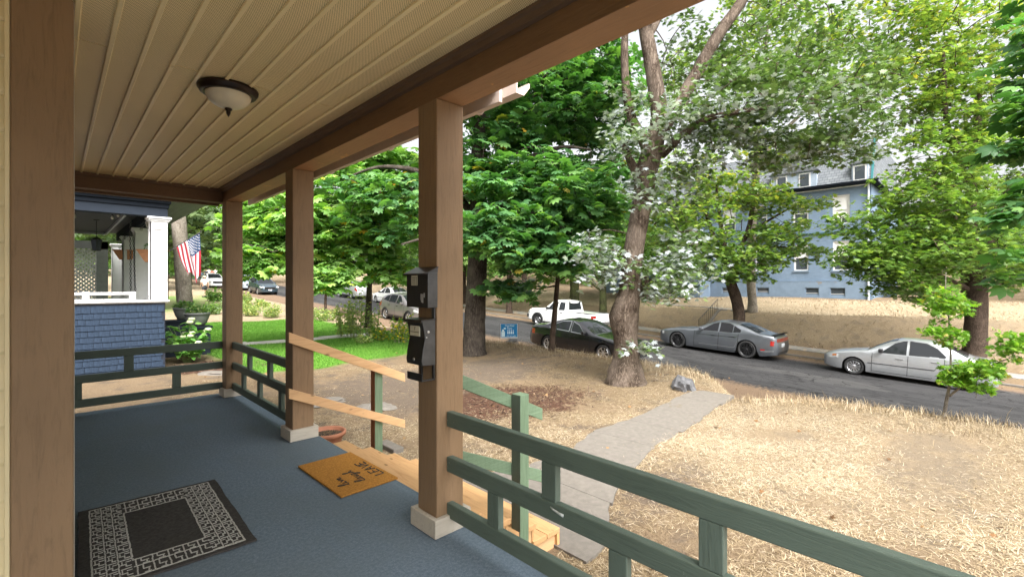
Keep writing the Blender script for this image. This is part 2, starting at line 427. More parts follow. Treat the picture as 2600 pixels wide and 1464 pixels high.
# road, kerb, sidewalk
def road_mat():
    n = N('worn_asphalt'); v = n.world(); sp = n.new('ShaderNodeSeparateXYZ'); n.l.new(v, sp.inputs[0])
    f = n.noise(v, 120, 3, .8); big = n.noise(n.world((1, .12, 1)), 1.4, 5, .65); s2 = n.noise(v, 9, 6, .7)
    c = n.ramp(f, [(.3, (.021, .0205, .021)), (.55, (.037, .036, .037)), (.8, (.08, .078, .076))])
    c = n.mix(n.ramp(big, [(.40, .8), (.56, 0.)]), c, (.017, .017, .018))
    pt = n.noise(n.world((1, .35, 1)), .55, 2, .4); c = n.mix(n.ramp(pt, [(.56, 0.), (.575, .5)]), c, (.062, .06, .058))
    # sealed cracks
    wv = n.noise(n.world((.5, .2, 1)), 2.2, 3, .5, 2.)
    crack = n.ramp(n.math('ABSOLUTE', n.math('SUBTRACT', wv, .5)), [(.0, 1.), (.008, 1.), (.018, 0.)])
    c = n.mix(crack, c, (.008, .008, .008))
    # leaf litter and dirt collected along both edges
    e1 = n.math('ADD', n.math('SUBTRACT', 16.0, sp.outputs[0]), n.math('MULTIPLY', n.math('SUBTRACT', s2, .5), 2.2))
    e2 = n.math('ADD', n.math('SUBTRACT', sp.outputs[0], 22.0), n.math('MULTIPLY', n.math('SUBTRACT', s2, .5), 1.6))
    e = n.math('MAXIMUM', e1, e2)
    c = n.mix(n.ramp(e, [(.0, 0.), (.55, .85)]), c, n.ramp(f, [(.3, (.10, .065, .04)), (.7, (.24, .16, .10))]))
    n.col(c); n.set(.85, spec=.25); n.bump(f, .5, .01); return n.m
M['road'] = road_mat()
ry = np.linspace(-120, 140, 27); rx = np.array([13.2, 16, 18.5, 21, 22.93])
RX, RY = np.meshgrid(rx, ry, indexing='ij'); id2 = np.arange(RX.size).reshape(RX.shape)
road = mesh_np('road', np.stack([RX, RY, road_z(RY)], -1).reshape(-1, 3),
               np.stack([id2[:-1, :-1], id2[1:, :-1], id2[1:, 1:], id2[:-1, 1:]], -1).reshape(-1, 4), M['road'])
tag(road, kind='structure')
M['concrete'] = simple('weathered_concrete', (.15, .135, .117), .9, .13, 16, .5, 90, spec=.1, bdist=.008, wear=(1.3, .60, (.135, .112, .085)))
M['palecrete'] = simple('pale_street_concrete', (.24, .225, .20), .9, .2, 4, .3, 70, spec=.1, wear=(2.5, .56, (.40, .31, .2)))
def strip(mb, x0, x1, dz0, dz1, y0, y1):
    a, b = float(road_z(y0)), float(road_z(y1))
    mb.add([(x0,y0,a+dz0),(x1,y0,a+dz0),(x1,y1,b+dz0),(x0,y1,b+dz0),(x0,y0,a+dz1),(x1,y0,a+dz1),(x1,y1,b+dz1),(x0,y1,b+dz1)],
           [(0,3,2,1),(4,5,6,7),(0,1,5,4),(1,2,6,5),(2,3,7,6),(3,0,4,7)])
kerb = empty('kerb'); kerb['kind'] = 'structure'
yy = -40.
while yy < 80:
    m = MB(); strip(m, 22.94, 23.10, -.2, .125, yy, yy + 2.98); m.build('kerb_stone', M['concrete'], kerb, bevel=.015); yy += 3.0
walk = empty('sidewalk'); walk['kind'] = 'structure'
yy = -40.
while yy < 60:
    m = MB(); strip(m, 24.75, 26.0, -.1, .122 + random.uniform(-.004, .006), yy, yy + 1.985); m.build('slab', M['palecrete'], walk, bevel=.008); yy += 2.0

# garden path: concrete slabs
path = empty('garden_path'); path['kind'] = 'structure'
edges = [  # x, y near, y far
    (2.72, 2.0, 4.15), (3.2, 2.15, 3.75), (3.6, 2.42, 3.52), (4.4, 2.68, 3.5), (5.2, 2.88, 3.74), (6.1, 2.96, 3.78), (7.0, 3.05, 3.82), (7.85, 3.12, 3.85), (8.62, 3.2, 3.88)]
for (a, b) in zip(edges[:-1], edges[1:]):
    m = MB(); K = 5; top = []; bot = []
    g = .003
    for i in range(K):
        t = i / (K - 1); x = a[0] + g + (b[0] - a[0] - 2 * g) * t
        y0 = a[1] + (b[1] - a[1]) * t + random.uniform(-.03, .03); y1 = a[2] + (b[2] - a[2]) * t + random.uniform(-.03, .03)
        z0, z1 = float(gz(x, y0)), float(gz(x, y1)); z = (z0 + z1) / 2 + .022
        top += [(x, y0, z), (x, y1, z)]; bot += [(x, y0, z - .1), (x, y1, z - .1)]
    fs = []
    for i in range(K - 1):
        q = 2 * i; fs += [(q, q+2, q+3, q+1), (q+2*K, q+2*K+1, q+2*K+3, q+2*K+2), (q, q+2*K, q+2*K+2, q+2), (q+1, q+3, q+2*K+3, q+2*K+1)]
    fs += [(0, 1, 2*K+1, 2*K), (2*K-2, 4*K-2, 4*K-1, 2*K-1)]
    m.add(top + bot, fs); m.build('slab', M['concrete'], path)

# neighbour's lawn walk (pale concrete), in three slabs
M['walkpale'] = simple('light_lawn_walk', (.44, .42, .38), .9, .08, 4, .2, 60, spec=.1)
nw = empty('lawn_walk'); nw['kind'] = 'structure'
for i in range(5):
    m = MB(); x0 = 3.4 + i * 1.25; zz = float(gz(x0 + .6, 17.3)) + .03
    m.box((x0, 16.95 + .02 * i, zz - .1), (x0 + 1.235, 17.75 + .02 * i, zz)); m.build('slab', M['walkpale'], nw, bevel=.006)

# ------------------------------------------------------------------ the porch
porch = empty('porch', 'taupe painted front porch with cream perforated ceiling, brown beam, square posts and green railings', 'porch', (0, 0, 0))
YF = 6.95      # inner face of the far beam
# ceiling panels with ribs
for k in range(-18, 11):
    xa = .207 + .132 * k - .0; xb = xa + .132
    if xb > 1.56: xb = 1.56
    y_lo = -1.1; y_hi = 7.0
    if xa < -.05: y_hi = 2.9
    segs = [(y_lo, 3.196), (3.206, y_hi)] if (k % 3 == 2 and y_hi > 5) else [(y_lo, y_hi)]
    for (ya, yb) in segs:
        m = MB(); m.cur = 0
        m.box((xa + .012, ya, 2.650), (xb - .006, yb, 2.662))
        m.cur = 1
        m.add([(xa-.013, ya, 2.660), (xa-.009, ya, 2.640), (xa+.007, ya, 2.637), (xa+.0125, ya, 2.6500),
               (xa-.013, yb, 2.660), (xa-.009, yb, 2.640), (xa+.007, yb, 2.637), (xa+.0125, yb, 2.6500)],
              [(0,1,5,4),(1,2,6,5),(2,3,7,6),(0,4,7,3),(0,3,2,1),(4,5,6,7)])
        m.build('ceiling_panel', [M['soffit'], M['ridge']], porch)
# roof over the porch and the house wall
m = MB(); m.prism([(-6, 2.70), (1.75, 2.70), (2.10, 2.68), (2.10, 2.74), (-6, 5.2)], 2.12, 7.5, 1); m.build('roof', simple('dark_roof_shingle', (.07, .065, .06), .9, .3, 20, .4, 50), porch)
m = MB(); m.prism([(-6, 2.70), (1.75, 2.70), (1.75, 2.78), (-6, 5.2)], -1.25, 2.10, 1); m.build('roof', simple('dark_roof_felt', (.07, .065, .06), .9, .3, 20), porch)
# beams
m = MB(); m.cur = 0; m.box((1.555, -1.1, 2.476), (1.735, YF + .18, 2.668)); m.mi = [1, 0, 0, 0, 0, 0]
m.build('beam', [M['beam'], M['beam_under']], porch, bevel=.004)
m = MB(); m.box((-.3, YF, 2.479), (1.5535, YF + .16, 2.667)); m.build('beam', M['trimbrown'], porch, bevel=.004)
m = MB(); m.prism([(1.554, 2.600), (1.530, 2.606), (1.520, 2.630), (1.500, 2.636), (1.497, 2.649), (1.554, 2.649)], -1.1, YF, 1); m.build('crown_moulding', M['trimbrown'], porch)
m = MB(); m.prism([(YF - .001, 2.612), (YF - .02, 2.62), (YF - .03, 2.649), (YF - .001, 2.649)], -.1, 1.498, 0); m.build('crown_moulding', M['trimbrown'], porch)
m = MB(); m.box((-.3, YF + .161, 2.452), (1.5535, YF + .20, 2.55)); m.build('beam_cover', M['trimbrown'], porch, bevel=.003)
# posts
def post(y, x0=1.545, x1=1.735, w=.19, base=True):
    m = MB(); m.box((x0, y, 0.004), (x1, y + w, 2.474)); p = m.build('post', M['post'], porch, bevel=.006)
    if base:
        m = MB(); e = .032
        m.box((x0 - e, y - e, .002), (x1 + e, y - .001, .105)); m.box((x0 - e, y + w + .001, .002), (x1 + e, y + w + e, .105))
        m.box((x0 - e, y - .001, .002), (x0 - .001, y + w + .001, .1045)); m.box((x1 + .001, y - .001, .002), (x1 + e, y + w + .001, .1045))
        m.build('base_trim', M['base'], p, bevel=.004)
    return p
for yp in (-.50, 2.192, 4.432, 6.745): post(yp)
# house corner: pilaster, siding planks and unseen walls that shape the light
m = MB(); m.box((-.129, 2.775, -.02), (.0595, 2.965, 2.649)); m.build('pilaster', M['post'], porch, bevel=.007)
m = MB(); m.box((.0597, 2.80, -.02), (.0625, 2.965, 2.649)); m.build('lit_pilaster_edge', M['base'], porch)  # pale strip that puts the lit edge of the pilaster into colour
m = MB(); m.box((-.146, 2.782, -.02), (-.130, 2.82, 2.649)); m.build('corner_trim', M['cream'], porch, bevel=.003)
zz = -.05
while zz < 2.64:
    m = MB(); m.prism([(2.792, zz), (2.796, zz - .012), (2.806, zz - .012), (2.812, zz + .150), (2.806, zz + .150)], -2.4, -.1465, 0)
    m.build('siding_plank', M['cream'], porch); zz += .150
m = MB(); m.box((-2.5, -1.6, -.6), (-2.4, 2.95, 2.70)); m.build('wall', M['cream'], porch)  # unseen wall added to block and bounce light on the porch
m = MB(); m.box((-2.4, 2.8125, -.6), (-.131, 2.95, 2.70)); m.box((-.30, 2.966, -.6), (-.06, 7.3, 2.70)); m.build('wall', M['trimbrown'], porch)  # unseen house walls, dark brown to keep bounce off the posts
# fascia and gutter beyond the beam
m = MB(); m.box((1.98, 2.14, 2.555), (2.005, 7.45, 2.70)); m.build('fascia', M['fascia'], porch, bevel=.003)
m = MB(); m.prism([(2.007, 2.585), (2.075, 2.585), (2.125, 2.645), (2.128, 2.672), (2.116, 2.672), (2.112, 2.650), (2.070, 2.597), (2.019, 2.597), (2.019, 2.672), (2.007, 2.672)], 2.02, 7.48, 1); m.build('gutter', M['fascia'], porch)
m = MB(); m.box((1.737, 2.145, 2.655), (1.98, 7.4, 2.675)); m.build('eave_soffit', M['cream'], porch)
for y in (2.42, 3.6, 4.8, 6.0): m = MB(); m.prism([(2.006, 2.572), (2.078, 2.572), (2.135, 2.642), (2.132, 2.648), (2.074, 2.5845), (2.006, 2.5845)], y, y + .03, 1); m.build('gutter_bracket', M['fascia'], porch)
# deck and skirt
m = MB(); m.box((-2.4, -2.2, -.05), (1.795, 7.09, -.0105)); m.build('deck', M['raw_x'], porch)
m = MB(); m.box((1.70, -2.2, -.72), (1.78, 2.3, -.052)); m.box((1.70, 4.32, -.72), (1.78, 7.05, -.052)); m.box((1.62, 2.3, -.72), (1.69, 4.32, -.052)); m.box((-.3, 7.0, -.72), (1.699, 7.06, -.052)); m.build('skirt', M['trimbrown'], porch)
# railings
def rail_y(y0, y1, bal, mat_rail, mat_bal):
    r = empty('railing', parent=porch)
    for (za, zb) in ((.605, .692), (.347, .434), (.085, .171)):
        m = MB(); m.box((1.612, y0, za), (1.654, y1, zb)); m.build('rail', mat_rail, r, bevel=.006)
    for (y, up) in bal:
        za, zb = ((.4345, .6045) if up else (.1715, .3465))
        m = MB(); m.box((1.614, y - .043, za), (1.652, y + .043, zb)); m.build('baluster', mat_bal, r, bevel=.004)
rail_y(-.308, 2.190, [(-.06, 1), (1.797, 0), (1.417, 1), (1.05, 0), (.677, 1), (.30, 0)], M['green'], M['green_z'])
rail_y(4.624, 6.743, [(6.30, 0), (6.06, 1), (5.68, 0), (5.34, 1), (4.99, 0)], M['green'], M['green_z'])
r = empty('railing', parent=porch)
for (za, zb) in ((.605, .692), (.347, .434), (.085, .171)):
    m = MB(); m.box((-.055, 6.90, za), (1.543, 6.942, zb)); m.build('rail', M['green_x'], r, bevel=.006)
for (x, up) in ((.17, 0), (.61, 1), (1.06, 0), (1.42, 1)):
    if x > 1.4: continue
    za, zb = ((.4345, .6045) if up else (.1715, .3465))
    m = MB(); m.box((x - .043, 6.902, za), (x + .043, 6.94, zb)); m.build('baluster', M['green_z'], r, bevel=.004)
# paint drip on the long railing's middle board
m = MB(); m.tube([(1.611, 1.402, .412), (1.6105, 1.38, .405), (1.610, 1.345, .400), (1.6105, 1.325, .398)], [.003, .0045, .006, .008], 6); m.build('paint_drip', simple('pale_paint_drip', (.45, .48, .46), .4), porch, smooth=True)

# ------------------------------------------------------------------ carpet, mats, light
m = MB(); ny_ = 30
carpet = None
cx = np.linspace(-2.39, 1.782, 60); cy = np.linspace(-2.19, 7.07, 130)
CX, CY = np.meshgrid(cx, cy, indexing='ij')
CZ = .0015 + .006 * np.exp(-((CY - 6.62 - .05 * np.sin(CX * 2)) / .05) ** 2) * (CX < 1.3) + .004 * np.exp(-((CY - 6.25 - .1 * CX) / .06) ** 2) * (CX < 1.0) + .003 * np.exp(-((CY - 4.3 + .25 * CX) / .09) ** 2) * np.clip(1 - CX, 0, 1)
id3 = np.arange(CX.size).reshape(CX.shape)
carpet = mesh_np('carpet', np.stack([CX, CY, CZ - .003], -1).reshape(-1, 3), np.stack([id3[:-1, :-1], id3[1:, :-1], id3[1:, 1:], id3[:-1, 1:]], -1).reshape(-1, 4), M['carpet'], smooth=True)
so = carpet.modifiers.new('thick', 'SOLIDIFY'); so.thickness = .006; so.offset = -1
tag(carpet, 'blue grey outdoor carpet covering the whole porch floor', 'carpet')

mat_ = empty('doormat', 'orange coir doormat with black lettering at the top of the steps', 'doormat', (1.572, 3.396, .002), (0, 0, R(1.0)))
m = MB(); m.box((-.215, -.372, 0), (.215, .372, .014)); m.build('mat_body', M['coir'], mat_, bevel=.004)
ST = {  # hand-lettered strokes, one list of polylines per letter: (advance, strokes)
 'l': (.30, [[(0, .1), (.12, .45), (.24, .95), (.20, 1.2), (.10, 1.1), (.06, .6), (.08, .1), (.18, 0), (.28, .12)]]),
 'i': (.26, [[(0, .12), (.08, .5), (.07, .12), (.13, 0), (.24, .12)], [(.11, .72), (.125, .76)]]),
 'v': (.36, [[(0, .4), (.06, .5), (.1, .3), (.15, .02), (.24, .25), (.28, .5), (.34, .44)]]),
 'e': (.34, [[(0, .14), (.16, .26), (.2, .42), (.13, .52), (.05, .38), (.05, .14), (.15, 0), (.3, .12)]]),
 'a': (.40, [[(.24, .42), (.14, .52), (.03, .34), (.05, .06), (.14, 0), (.24, .2), (.26, .5), (.24, .15), (.29, 0), (.38, .12)]]),
 'u': (.40, [[(0, .4), (.06, .5), (.06, .15), (.13, 0), (.22, .15), (.26, .5), (.25, .12), (.3, 0), (.38, .12)]]),
 'g': (.40, [[(.24, .42), (.14, .52), (.03, .34), (.06, .06), (.14, 0), (.24, .2), (.26, .5), (.22, -.2), (.1, -.48), (0, -.36), (.1, -.15), (.38, .12)]]),
 'h': (.42, [[(0, .1), (.14, .6), (.24, 1.05), (.18, 1.2), (.1, 1.0), (.07, 0), (.1, .3), (.2, .5), (.26, .38), (.24, .08), (.3, 0), (.4, .12)]]),
 'L': (.62, [[(0, 1.05), (0, 0), (.46, 0)]]), 'E': (.62, [[(.46, 1.05), (0, 1.05), (0, 0), (.46, 0)], [(0, .54), (.38, .54)]]),
 'A': (.70, [[(0, 0), (.27, 1.05), (.54, 0)], [(.1, .36), (.44, .36)]]), 'V': (.68, [[(0, 1.05), (.26, 0), (.52, 1.05)]])}
def as_mesh(cu, parent, loc=(0, 0, 0), rot=(0, 0, 0)):
    tmp = bpy.data.objects.new('lettering', cu); COL.objects.link(tmp); dg = bpy.context.evaluated_depsgraph_get()
    me = bpy.data.meshes.new_from_object(tmp.evaluated_get(dg)); bpy.data.objects.remove(tmp)
    o = bpy.data.objects.new('lettering', me); COL.objects.link(o); o.parent = parent; o.location = loc; o.rotation_euler = rot
    if not me.materials: me.materials.append(cu.materials[0])
    return o
def hand_text(word, size, x, y0, bev, parent, z=.0155, kern=1.0):
    cu = bpy.data.curves.new('lettering', 'CURVE'); cu.dimensions = '3D'; cu.bevel_depth = bev; cu.bevel_resolution = 1
    px = 0
    for ch in word:
        adv, sts = ST[ch]
        for st in sts:
            sp = cu.splines.new('POLY'); sp.points.add(len(st) - 1)
            for p, (a, b) in zip(sp.points, st): p.co = (x - b * size, y0 + (px + a) * size * kern, z, 1)   # text runs along +y, top towards -x
        px += adv
    cu.materials.append(M['ink']); return as_mesh(cu, parent)
hand_text('live', .066, -.085, -.235, .0030, mat_, kern=2.0)
hand_text('laugh', .066, .030, -.245, .0030, mat_, kern=1.9)
hand_text('LEAVE', .068, .180, -.230, .0042, mat_, kern=1.5)

rug = empty('rug', 'charcoal rug with ivory maze border lying on the blue carpet', 'rug', (.452, 3.395, .003), (0, 0, R(-1.6)))
m = MB()
ed = []
for i in range(60):      # slightly wavy edge
    t = i / 60 * 4; s_ = int(t); q = t - s_; hx, hy = .362, .545
    p = [(-hx + 2*hx*q, -hy), (hx, -hy + 2*hy*q), (hx - 2*hx*q, hy), (-hx, hy - 2*hy*q)][s_]
    ed.append((p[0] + random.uniform(-.003, .003), p[1] + random.uniform(-.003, .003)))
m.prism(ed, 0, .011, 2); m.build('rug_body', M['rugdark'], rug)
m = MB(); z0, z1 = .0112, .0135
def yarn(a, b, w=.0075):
    (x0, y0), (x1, y1) = a, b; L = math.hypot(x1 - x0, y1 - y0); nseg = max(1, int(L / .02))
    for i in range(nseg):
        t0, t1 = i / nseg, (i + 1) / nseg; j = random.uniform(-.0018, .0018)
        ax, ay, bx, by = x0 + (x1-x0)*t0, y0 + (y1-y0)*t0, x0 + (x1-x0)*t1, y0 + (y1-y0)*t1
        if abs(x1 - x0) < abs(y1 - y0): m.box((ax - w/2 + j, min(ay, by), z0), (ax + w/2 + j, max(ay, by) , z1 + random.uniform(-.0006, .0006)))
        else: m.box((min(ax, bx), ay - w/2 + j, z0), (max(ax, bx), ay + w/2 + j, z1 + random.uniform(-.0006, .0006)))
ox, oy, ix, iy = .312, .512, .158, .335
for (a, b) in ((ox, oy), (ix, iy)):
    yarn((-a, -b), (a, -b)); yarn((-a, b), (a, b)); yarn((-a, -b), (-a, b)); yarn((a, -b), (a, b))
for sx in (-1, 1):
    for f in (.36, .66):
        x = sx * (ix + (ox - ix) * f); yarn((x, -oy), (x, oy), .006)
    cols = [ix + (ox - ix) * t for t in (0, .36, .66, 1)]
    for ca, cb in zip(cols[:-1], cols[1:]):
        y = -oy + .012; k = 0
        while y < oy - .02:
            a, b = sx * (ca + .006), sx * (cb - .006); mid = (a + b) / 2
            if k % 4 == 0: yarn((min(a, b), y), (max(a, b), y), .006)
            elif k % 4 == 1: yarn((min(a, mid), y), (max(a, mid), y), .006); yarn((mid, y), (mid, y + .03), .006)
            elif k % 4 == 2: yarn((min(mid, b), y), (max(mid, b), y), .006)
            else: yarn((min(a, mid), y), (max(a, mid), y), .005); yarn((b - sx * .006, y - .02), (b - sx * .006, y + .012), .005)
            y += .024; k += 1
for sy in (-1, 1):
    yarn((-ix, sy * (iy + .075)), (ix, sy * (iy + .075)), .006)
    rows = [iy, iy + .075, oy]
    for ra, rb in zip(rows[:-1], rows[1:]):
        x = -ix + .012; k = 0
        while x < ix - .01:
            a, b = sy * (ra + .008), sy * (rb - .008); mid = (a + b) / 2
            if k % 3 == 0: yarn((x, min(a, b)), (x, max(a, b)), .006)
            elif k % 3 == 1: yarn((x, min(a, mid)), (x, max(a, mid)), .006); yarn((x, mid), (x + .03, mid), .006)
            else: yarn((x, min(mid, b)), (x, max(mid, b)), .006); yarn((x - .02, b), (x + .008, b), .006)
            x += .022; k += 1
m.build('border_pattern', M['rugwhite'], rug)

lamp = empty('ceiling_light', 'flush ceiling light with dark bronze rim and cream glass bowl', 'ceiling light', (.78, 3.345, 2.65))
m = MB(); m.lathe([(.155, 0), (.168, -.006), (.166, -.022), (.158, -.028), (.156, -.038), (.146, -.044), (.128, -.046), (.120, -.03), (.1, 0)], 48); m.build('rim', M['bronze'], lamp, smooth=True)
m = MB(); m.lathe([(.1265, -.040)] + [(.1265 * math.cos(t), -.040 - .088 * math.sin(t)) for t in np.linspace(.1, 1.5, 12)], 40); m.build('glass_bowl', M['bowl'], lamp, smooth=True)
m = MB(); m.lathe([(.004, -.118), (.017, -.126), (.022, -.134), (.016, -.142), (.010, -.147), (.014, -.155), (.009, -.166), (.003, -.178), (.001, -.182)], 20); m.build('finial', M['bronze'], lamp, smooth=True)

# ------------------------------------------------------------------ mailboxes on the nearest post
mb = empty('mailbox', 'black hooded mailbox with a yellowed list label, upper one on the porch post', 'mailbox', (1.545, 2.29, 1.29), group=None)
def loc_mb(): return MB()
m = MB(); m.box((-.068, -.110, 0), (-.001, .110, .196)); m.mi = [0, 0, 1, 0, 0, 0]; m.build('box', [M['black_metal'], M['grey_metal']], mb, bevel=.004)  # near side takes the paler steel, its light put into the colour
m = MB(); m.prism([(-.001, .232), (-.086, .192), (-.088, .182), (-.084, .182), (-.082, .189), (-.001, .224)], -.118, .118, 1); m.build('hood', M['black_metal'], mb, bevel=.0015)
m = MB(); m.prism([(-.001, .1965), (-.068, .1965), (-.001, .223)], -.109, .109, 1); m.build('lid_side', M['grey_metal'], mb)
m = MB(); m.box((-.0695, -.008, .125), (-.0682, .055, .182)); lb = m.build('label_sheet', M['paper'], mb)
m = MB()
for i in range(4): m.box((-.0699, .012, .134 + i * .011), (-.0694, .048, .137 + i * .011)); m.box((-.0699, -.004, .133 + i * .011), (-.0694, .006, .137 + i * .011))
m.build('print', M['ink'], lb)
m = MB(); 
for (y, z, L) in ((-.045, .06, .035), (-.06, .052, .05), (-.075, .07, .025), (-.05, .04, .02)): m.box((-.0690, y - .006, z - L / 2), (-.0681, y + .006, z + L / 2))
m.build('scrape', simple('bare_scraped_steel', (.42, .42, .42), .5), mb)

mb2 = empty('mailbox', 'black curved-front mailbox with newspaper hooks, below the hooded one on the porch post', 'mailbox', (1.545, 2.282, .965))
prof = [(-.001, .0), (-.088, .004), (-.094, .03), (-.085, .09), (-.072, .15), (-.078, .20), (-.088, .238), (-.092, .258), (-.001, .262)]
m = MB(); m.prism(prof, -.080, .080, 1); m.mi = [1, 0] + [0] * len(prof); m.build('box', [M['black_metal'], M['grey_metal']], mb2, bevel=.003)  # near side coloured as lit with the paler steel
m = MB(); m.prism([(-.001, .263), (-.098, .258), (-.104, .244), (-.100, .243), (-.094, .252), (-.001, .256)], -.086, .086, 1); m.build('lid', M['black_metal'], mb2)
m = MB(); m.box((-.0855, -.045, .165), (-.0785, .052, .222)); lb = m.build('name_card', M['paper'], mb2, bevel=.002)
m = MB(); m.box((-.0862, -.040, .186), (-.0856, .047, .189)); m.box((-.0862, .002, .197), (-.0856, .005, .216)); m.box((-.0862, -.008, .2145), (-.0856, .0018, .2165)); m.box((-.0862, -.006, .2055), (-.0856, .0018, .2075)); m.build('print', M['ink'], lb)
m = MB(); m.lathe([(.009, 0), (.009, .004), (.004, .006), (.003, .006)], 14, Matrix.Translation((-.094, -.005, .035)) @ Matrix.Rotation(R(-90), 4, 'Y')); m.build('lock', M['chrome'], mb2, smooth=True)
m = MB(); m.lathe([(.007, 0), (.007, .003), (.002, .004)], 12, Matrix.Translation((-.05, -.0805, .19)) @ Matrix.Rotation(R(90), 4, 'X')); m.lathe([(.004, 0), (.004, .002), (.002, .003)], 12, Matrix.Translation((-.062, -.0805, .16)) @ Matrix.Rotation(R(90), 4, 'X')); m.build('rivet', M['chrome'], mb2)
for yy in (-.068, .055):
    m = MB(); m.box((-.012, yy - .009, -.085), (-.001, yy + .009, -.002)); m.box((-.090, yy - .009, -.085), (-.012, yy + .009, -.077)); m.box((-.090, yy - .009, -.077), (-.083, yy + .009, -.045))
    m.build('newspaper_hook', M['black_metal'], mb2, bevel=.002)
m = MB(); m.box((-.0905, -.078, -.085), (-.0835, .075, -.042)); m.build('newspaper_guard', M['plasticblack'], mb2, bevel=.002)
m = MB(); m.box((-.010, -.08, .262), (-.001, -.052, .325)); m.build('mount_strap', M['grey_metal'], mb2, bevel=.003)

# ------------------------------------------------------------------ steps with handrails
steps = empty('front_steps', 'new unpainted timber steps going down from the porch to the concrete path', 'steps', (1.8, 3.3, -.58))
SL = [(1.80, 1.985, -.060), (1.955, 2.245, -.185), (2.215, 2.505, -.310), (2.475, 2.765, -.435)]
def rel(o, p=(1.8, 3.3, -.58)): o.location = (-p[0], -p[1], -p[2]); return o
for i, (xa, xb, z) in enumerate(SL):
    if i == 0: bs = [(xa, xb)]
    else: w = (xb - xa) / 2; bs = [(xa, xa + w - .003), (xa + w + .003, xb)]
    for (a, b) in bs: m = MB(); m.box((a, 2.31, z - .038), (b, 4.30, z)); rel(m.build('tread', M['raw_y'], steps, bevel=.004))
    m = MB(); m.box((xb - .03, 2.33, z - .13), (xb - .010, 4.28, z - .0385)); rel(m.build('riser', M['raw_y'], steps))
saw = [(1.78, -.098)]
for (xa, xb, z) in SL: saw += [(xb - .031, z - .0385), (xb - .031, z - .1635)]
saw[-1] = (SL[-1][1] - .031, -.60); saw += [(2.45, -.60), (1.78, -.38)]
for y in (2.335, 3.28, 4.235): m = MB(); m.prism(saw, y, y + .038, 1); rel(m.build('stringer', M['raw_x'], steps))
m = MB(); m.box((2.736, 2.312, -.60), (2.764, 2.372, -.474)); m.box((2.736, 4.24, -.60), (2.764, 4.298, -.474)); rel(m.build('stringer_end', M['raw_z'], steps))

hr = empty('handrail', 'unpainted pine handrail with two sloping boards on a red and green post', 'handrail', (2.40, 4.45, -.58))
def rel2(o): o.location = (-2.40, -4.45, .58); return o
for (za, zb, z2a, z2b) in ((.994, .900, .379, .468), (.490, .400, -.114, -.030)):
    m = MB(); m.prism([(1.500, za), (1.500, zb), (2.688, z2a), (2.688, z2b)], 4.392, 4.4300, 1); rel2(m.build('rail', M['raw_x'], hr, bevel=.003))
m = MB(); m.box((2.355, 4.4305, -.62), (2.443, 4.520, .56)); m.mi = [0, 0, 0, 0, 0, 1]; rel2(m.build('handrail_post', [M['pt_z'], M['redwood']], hr, bevel=.003))
hr2 = empty('handrail', 'green treated timber handrail with two sloping boards and a square post', 'handrail', (2.37, 2.35, -.58))
def rel3(o): o.location = (-2.37, -2.35, .58); return o
for (za, zb, z2a, z2b) in ((.925, .835, .388, .478), (.425, .345, -.085, .005)):
    m = MB(); m.prism([(1.70, za), (1.70, zb), (2.66, z2a), (2.66, z2b)], 2.3915, 2.430, 1); rel3(m.build('rail', M['pt_x'], hr2, bevel=.003))
m = MB(); m.box((2.325, 2.300, -.62), (2.412, 2.389, .645)); m.mi = [0, 0, 0, 0, 0, 1]; rel3(m.build('handrail_post', [M['pt_z'], M['green_z']], hr2, bevel=.003))

# clay planter beside the steps
pl = empty('planter', 'round terracotta planter of dry soil on the ground beside the porch post', 'planter', (2.36, 5.62, -.57))
m = MB(); m.lathe([(.135, 0), (.175, .13), (.188, .17), (.215, .172), (.218, .215), (.205, .225), (.186, .215), (.18, .17), (.01, .168)], 40); m.build('pot', M['terracotta'], pl, smooth=True)
m = MB(); m.lathe([(.181, .165), (.181, .178), (.12, .186), (.05, .183), (.01, .19)], 24); m.build('soil', M['soil'], pl, smooth=True)
m = MB()
for i in range(46):
    a = random.uniform(0, 6.28); r_ = random.uniform(0, .16); p = Vector((r_ * math.cos(a), r_ * math.sin(a), .185)); q = p + Vector((random.uniform(-.05, .05), random.uniform(-.05, .05), random.uniform(.0, .035)))
    m.tube([p, q], [.003, .0015], 4)
tag(m.build('dead_stems', simple('dry_stems', (.22, .15, .08), .9, .4, 60), pl), kind='stuff')
# ------------------------------------------------------------------ neighbour's house
nh = empty('neighbour_house', 'blue shingled house with white porch columns and a black porch ceiling', 'house', (0, 13.5, -.58))
def nrel(o): o.location = Vector((0, -13.5, .58)); return o
NY = 13.5
M['shingle'] = simple('blue_shingle_paint', (.025, .038, .061), .8, .34, 5, .5, 40, spec=.08, stretch=(14, 14, 1.4))
m = MB(); m.box((-1.5, NY, -.8), (1.85, NY + .12, 1.02)); m.box((1.73, NY + .121, -.8), (1.85, NY + 2.3, 1.02)); kw = nrel(m.build('wall', simple('dark_blue_wall', (.010, .014, .024), .7, .1, 5), nh))
shm = []
for w in (.12, .15, .18, .205, .23):
    q = MB(); q.prism([(-.004, 0.), (-.023, 0.), (-.021, .006), (-.005, .150), (-.0, .150)], 0, w - .007, 0); o = q.build('shingle', M['shingle'], kw); shm.append((w, o.data)); bpy.data.objects.remove(o)
zz = -.72; row = 0
while zz < .90:
    x = -.75 - random.uniform(0, .1)
    while x < 1.855:
        w, me = random.choice(shm)
        if x + w > 1.872: w, me = shm[0]
        if x + w > 1.90: break
        o = bpy.data.objects.new('shingle', me); COL.objects.link(o); o.parent = kw
        o.location = (x, NY + random.uniform(-.002, .0015), zz + random.uniform(-.005, .004)); o.rotation_euler = (0, R(random.uniform(-.5, .5)), 0)
        x += w
    zz += .127; row += 1
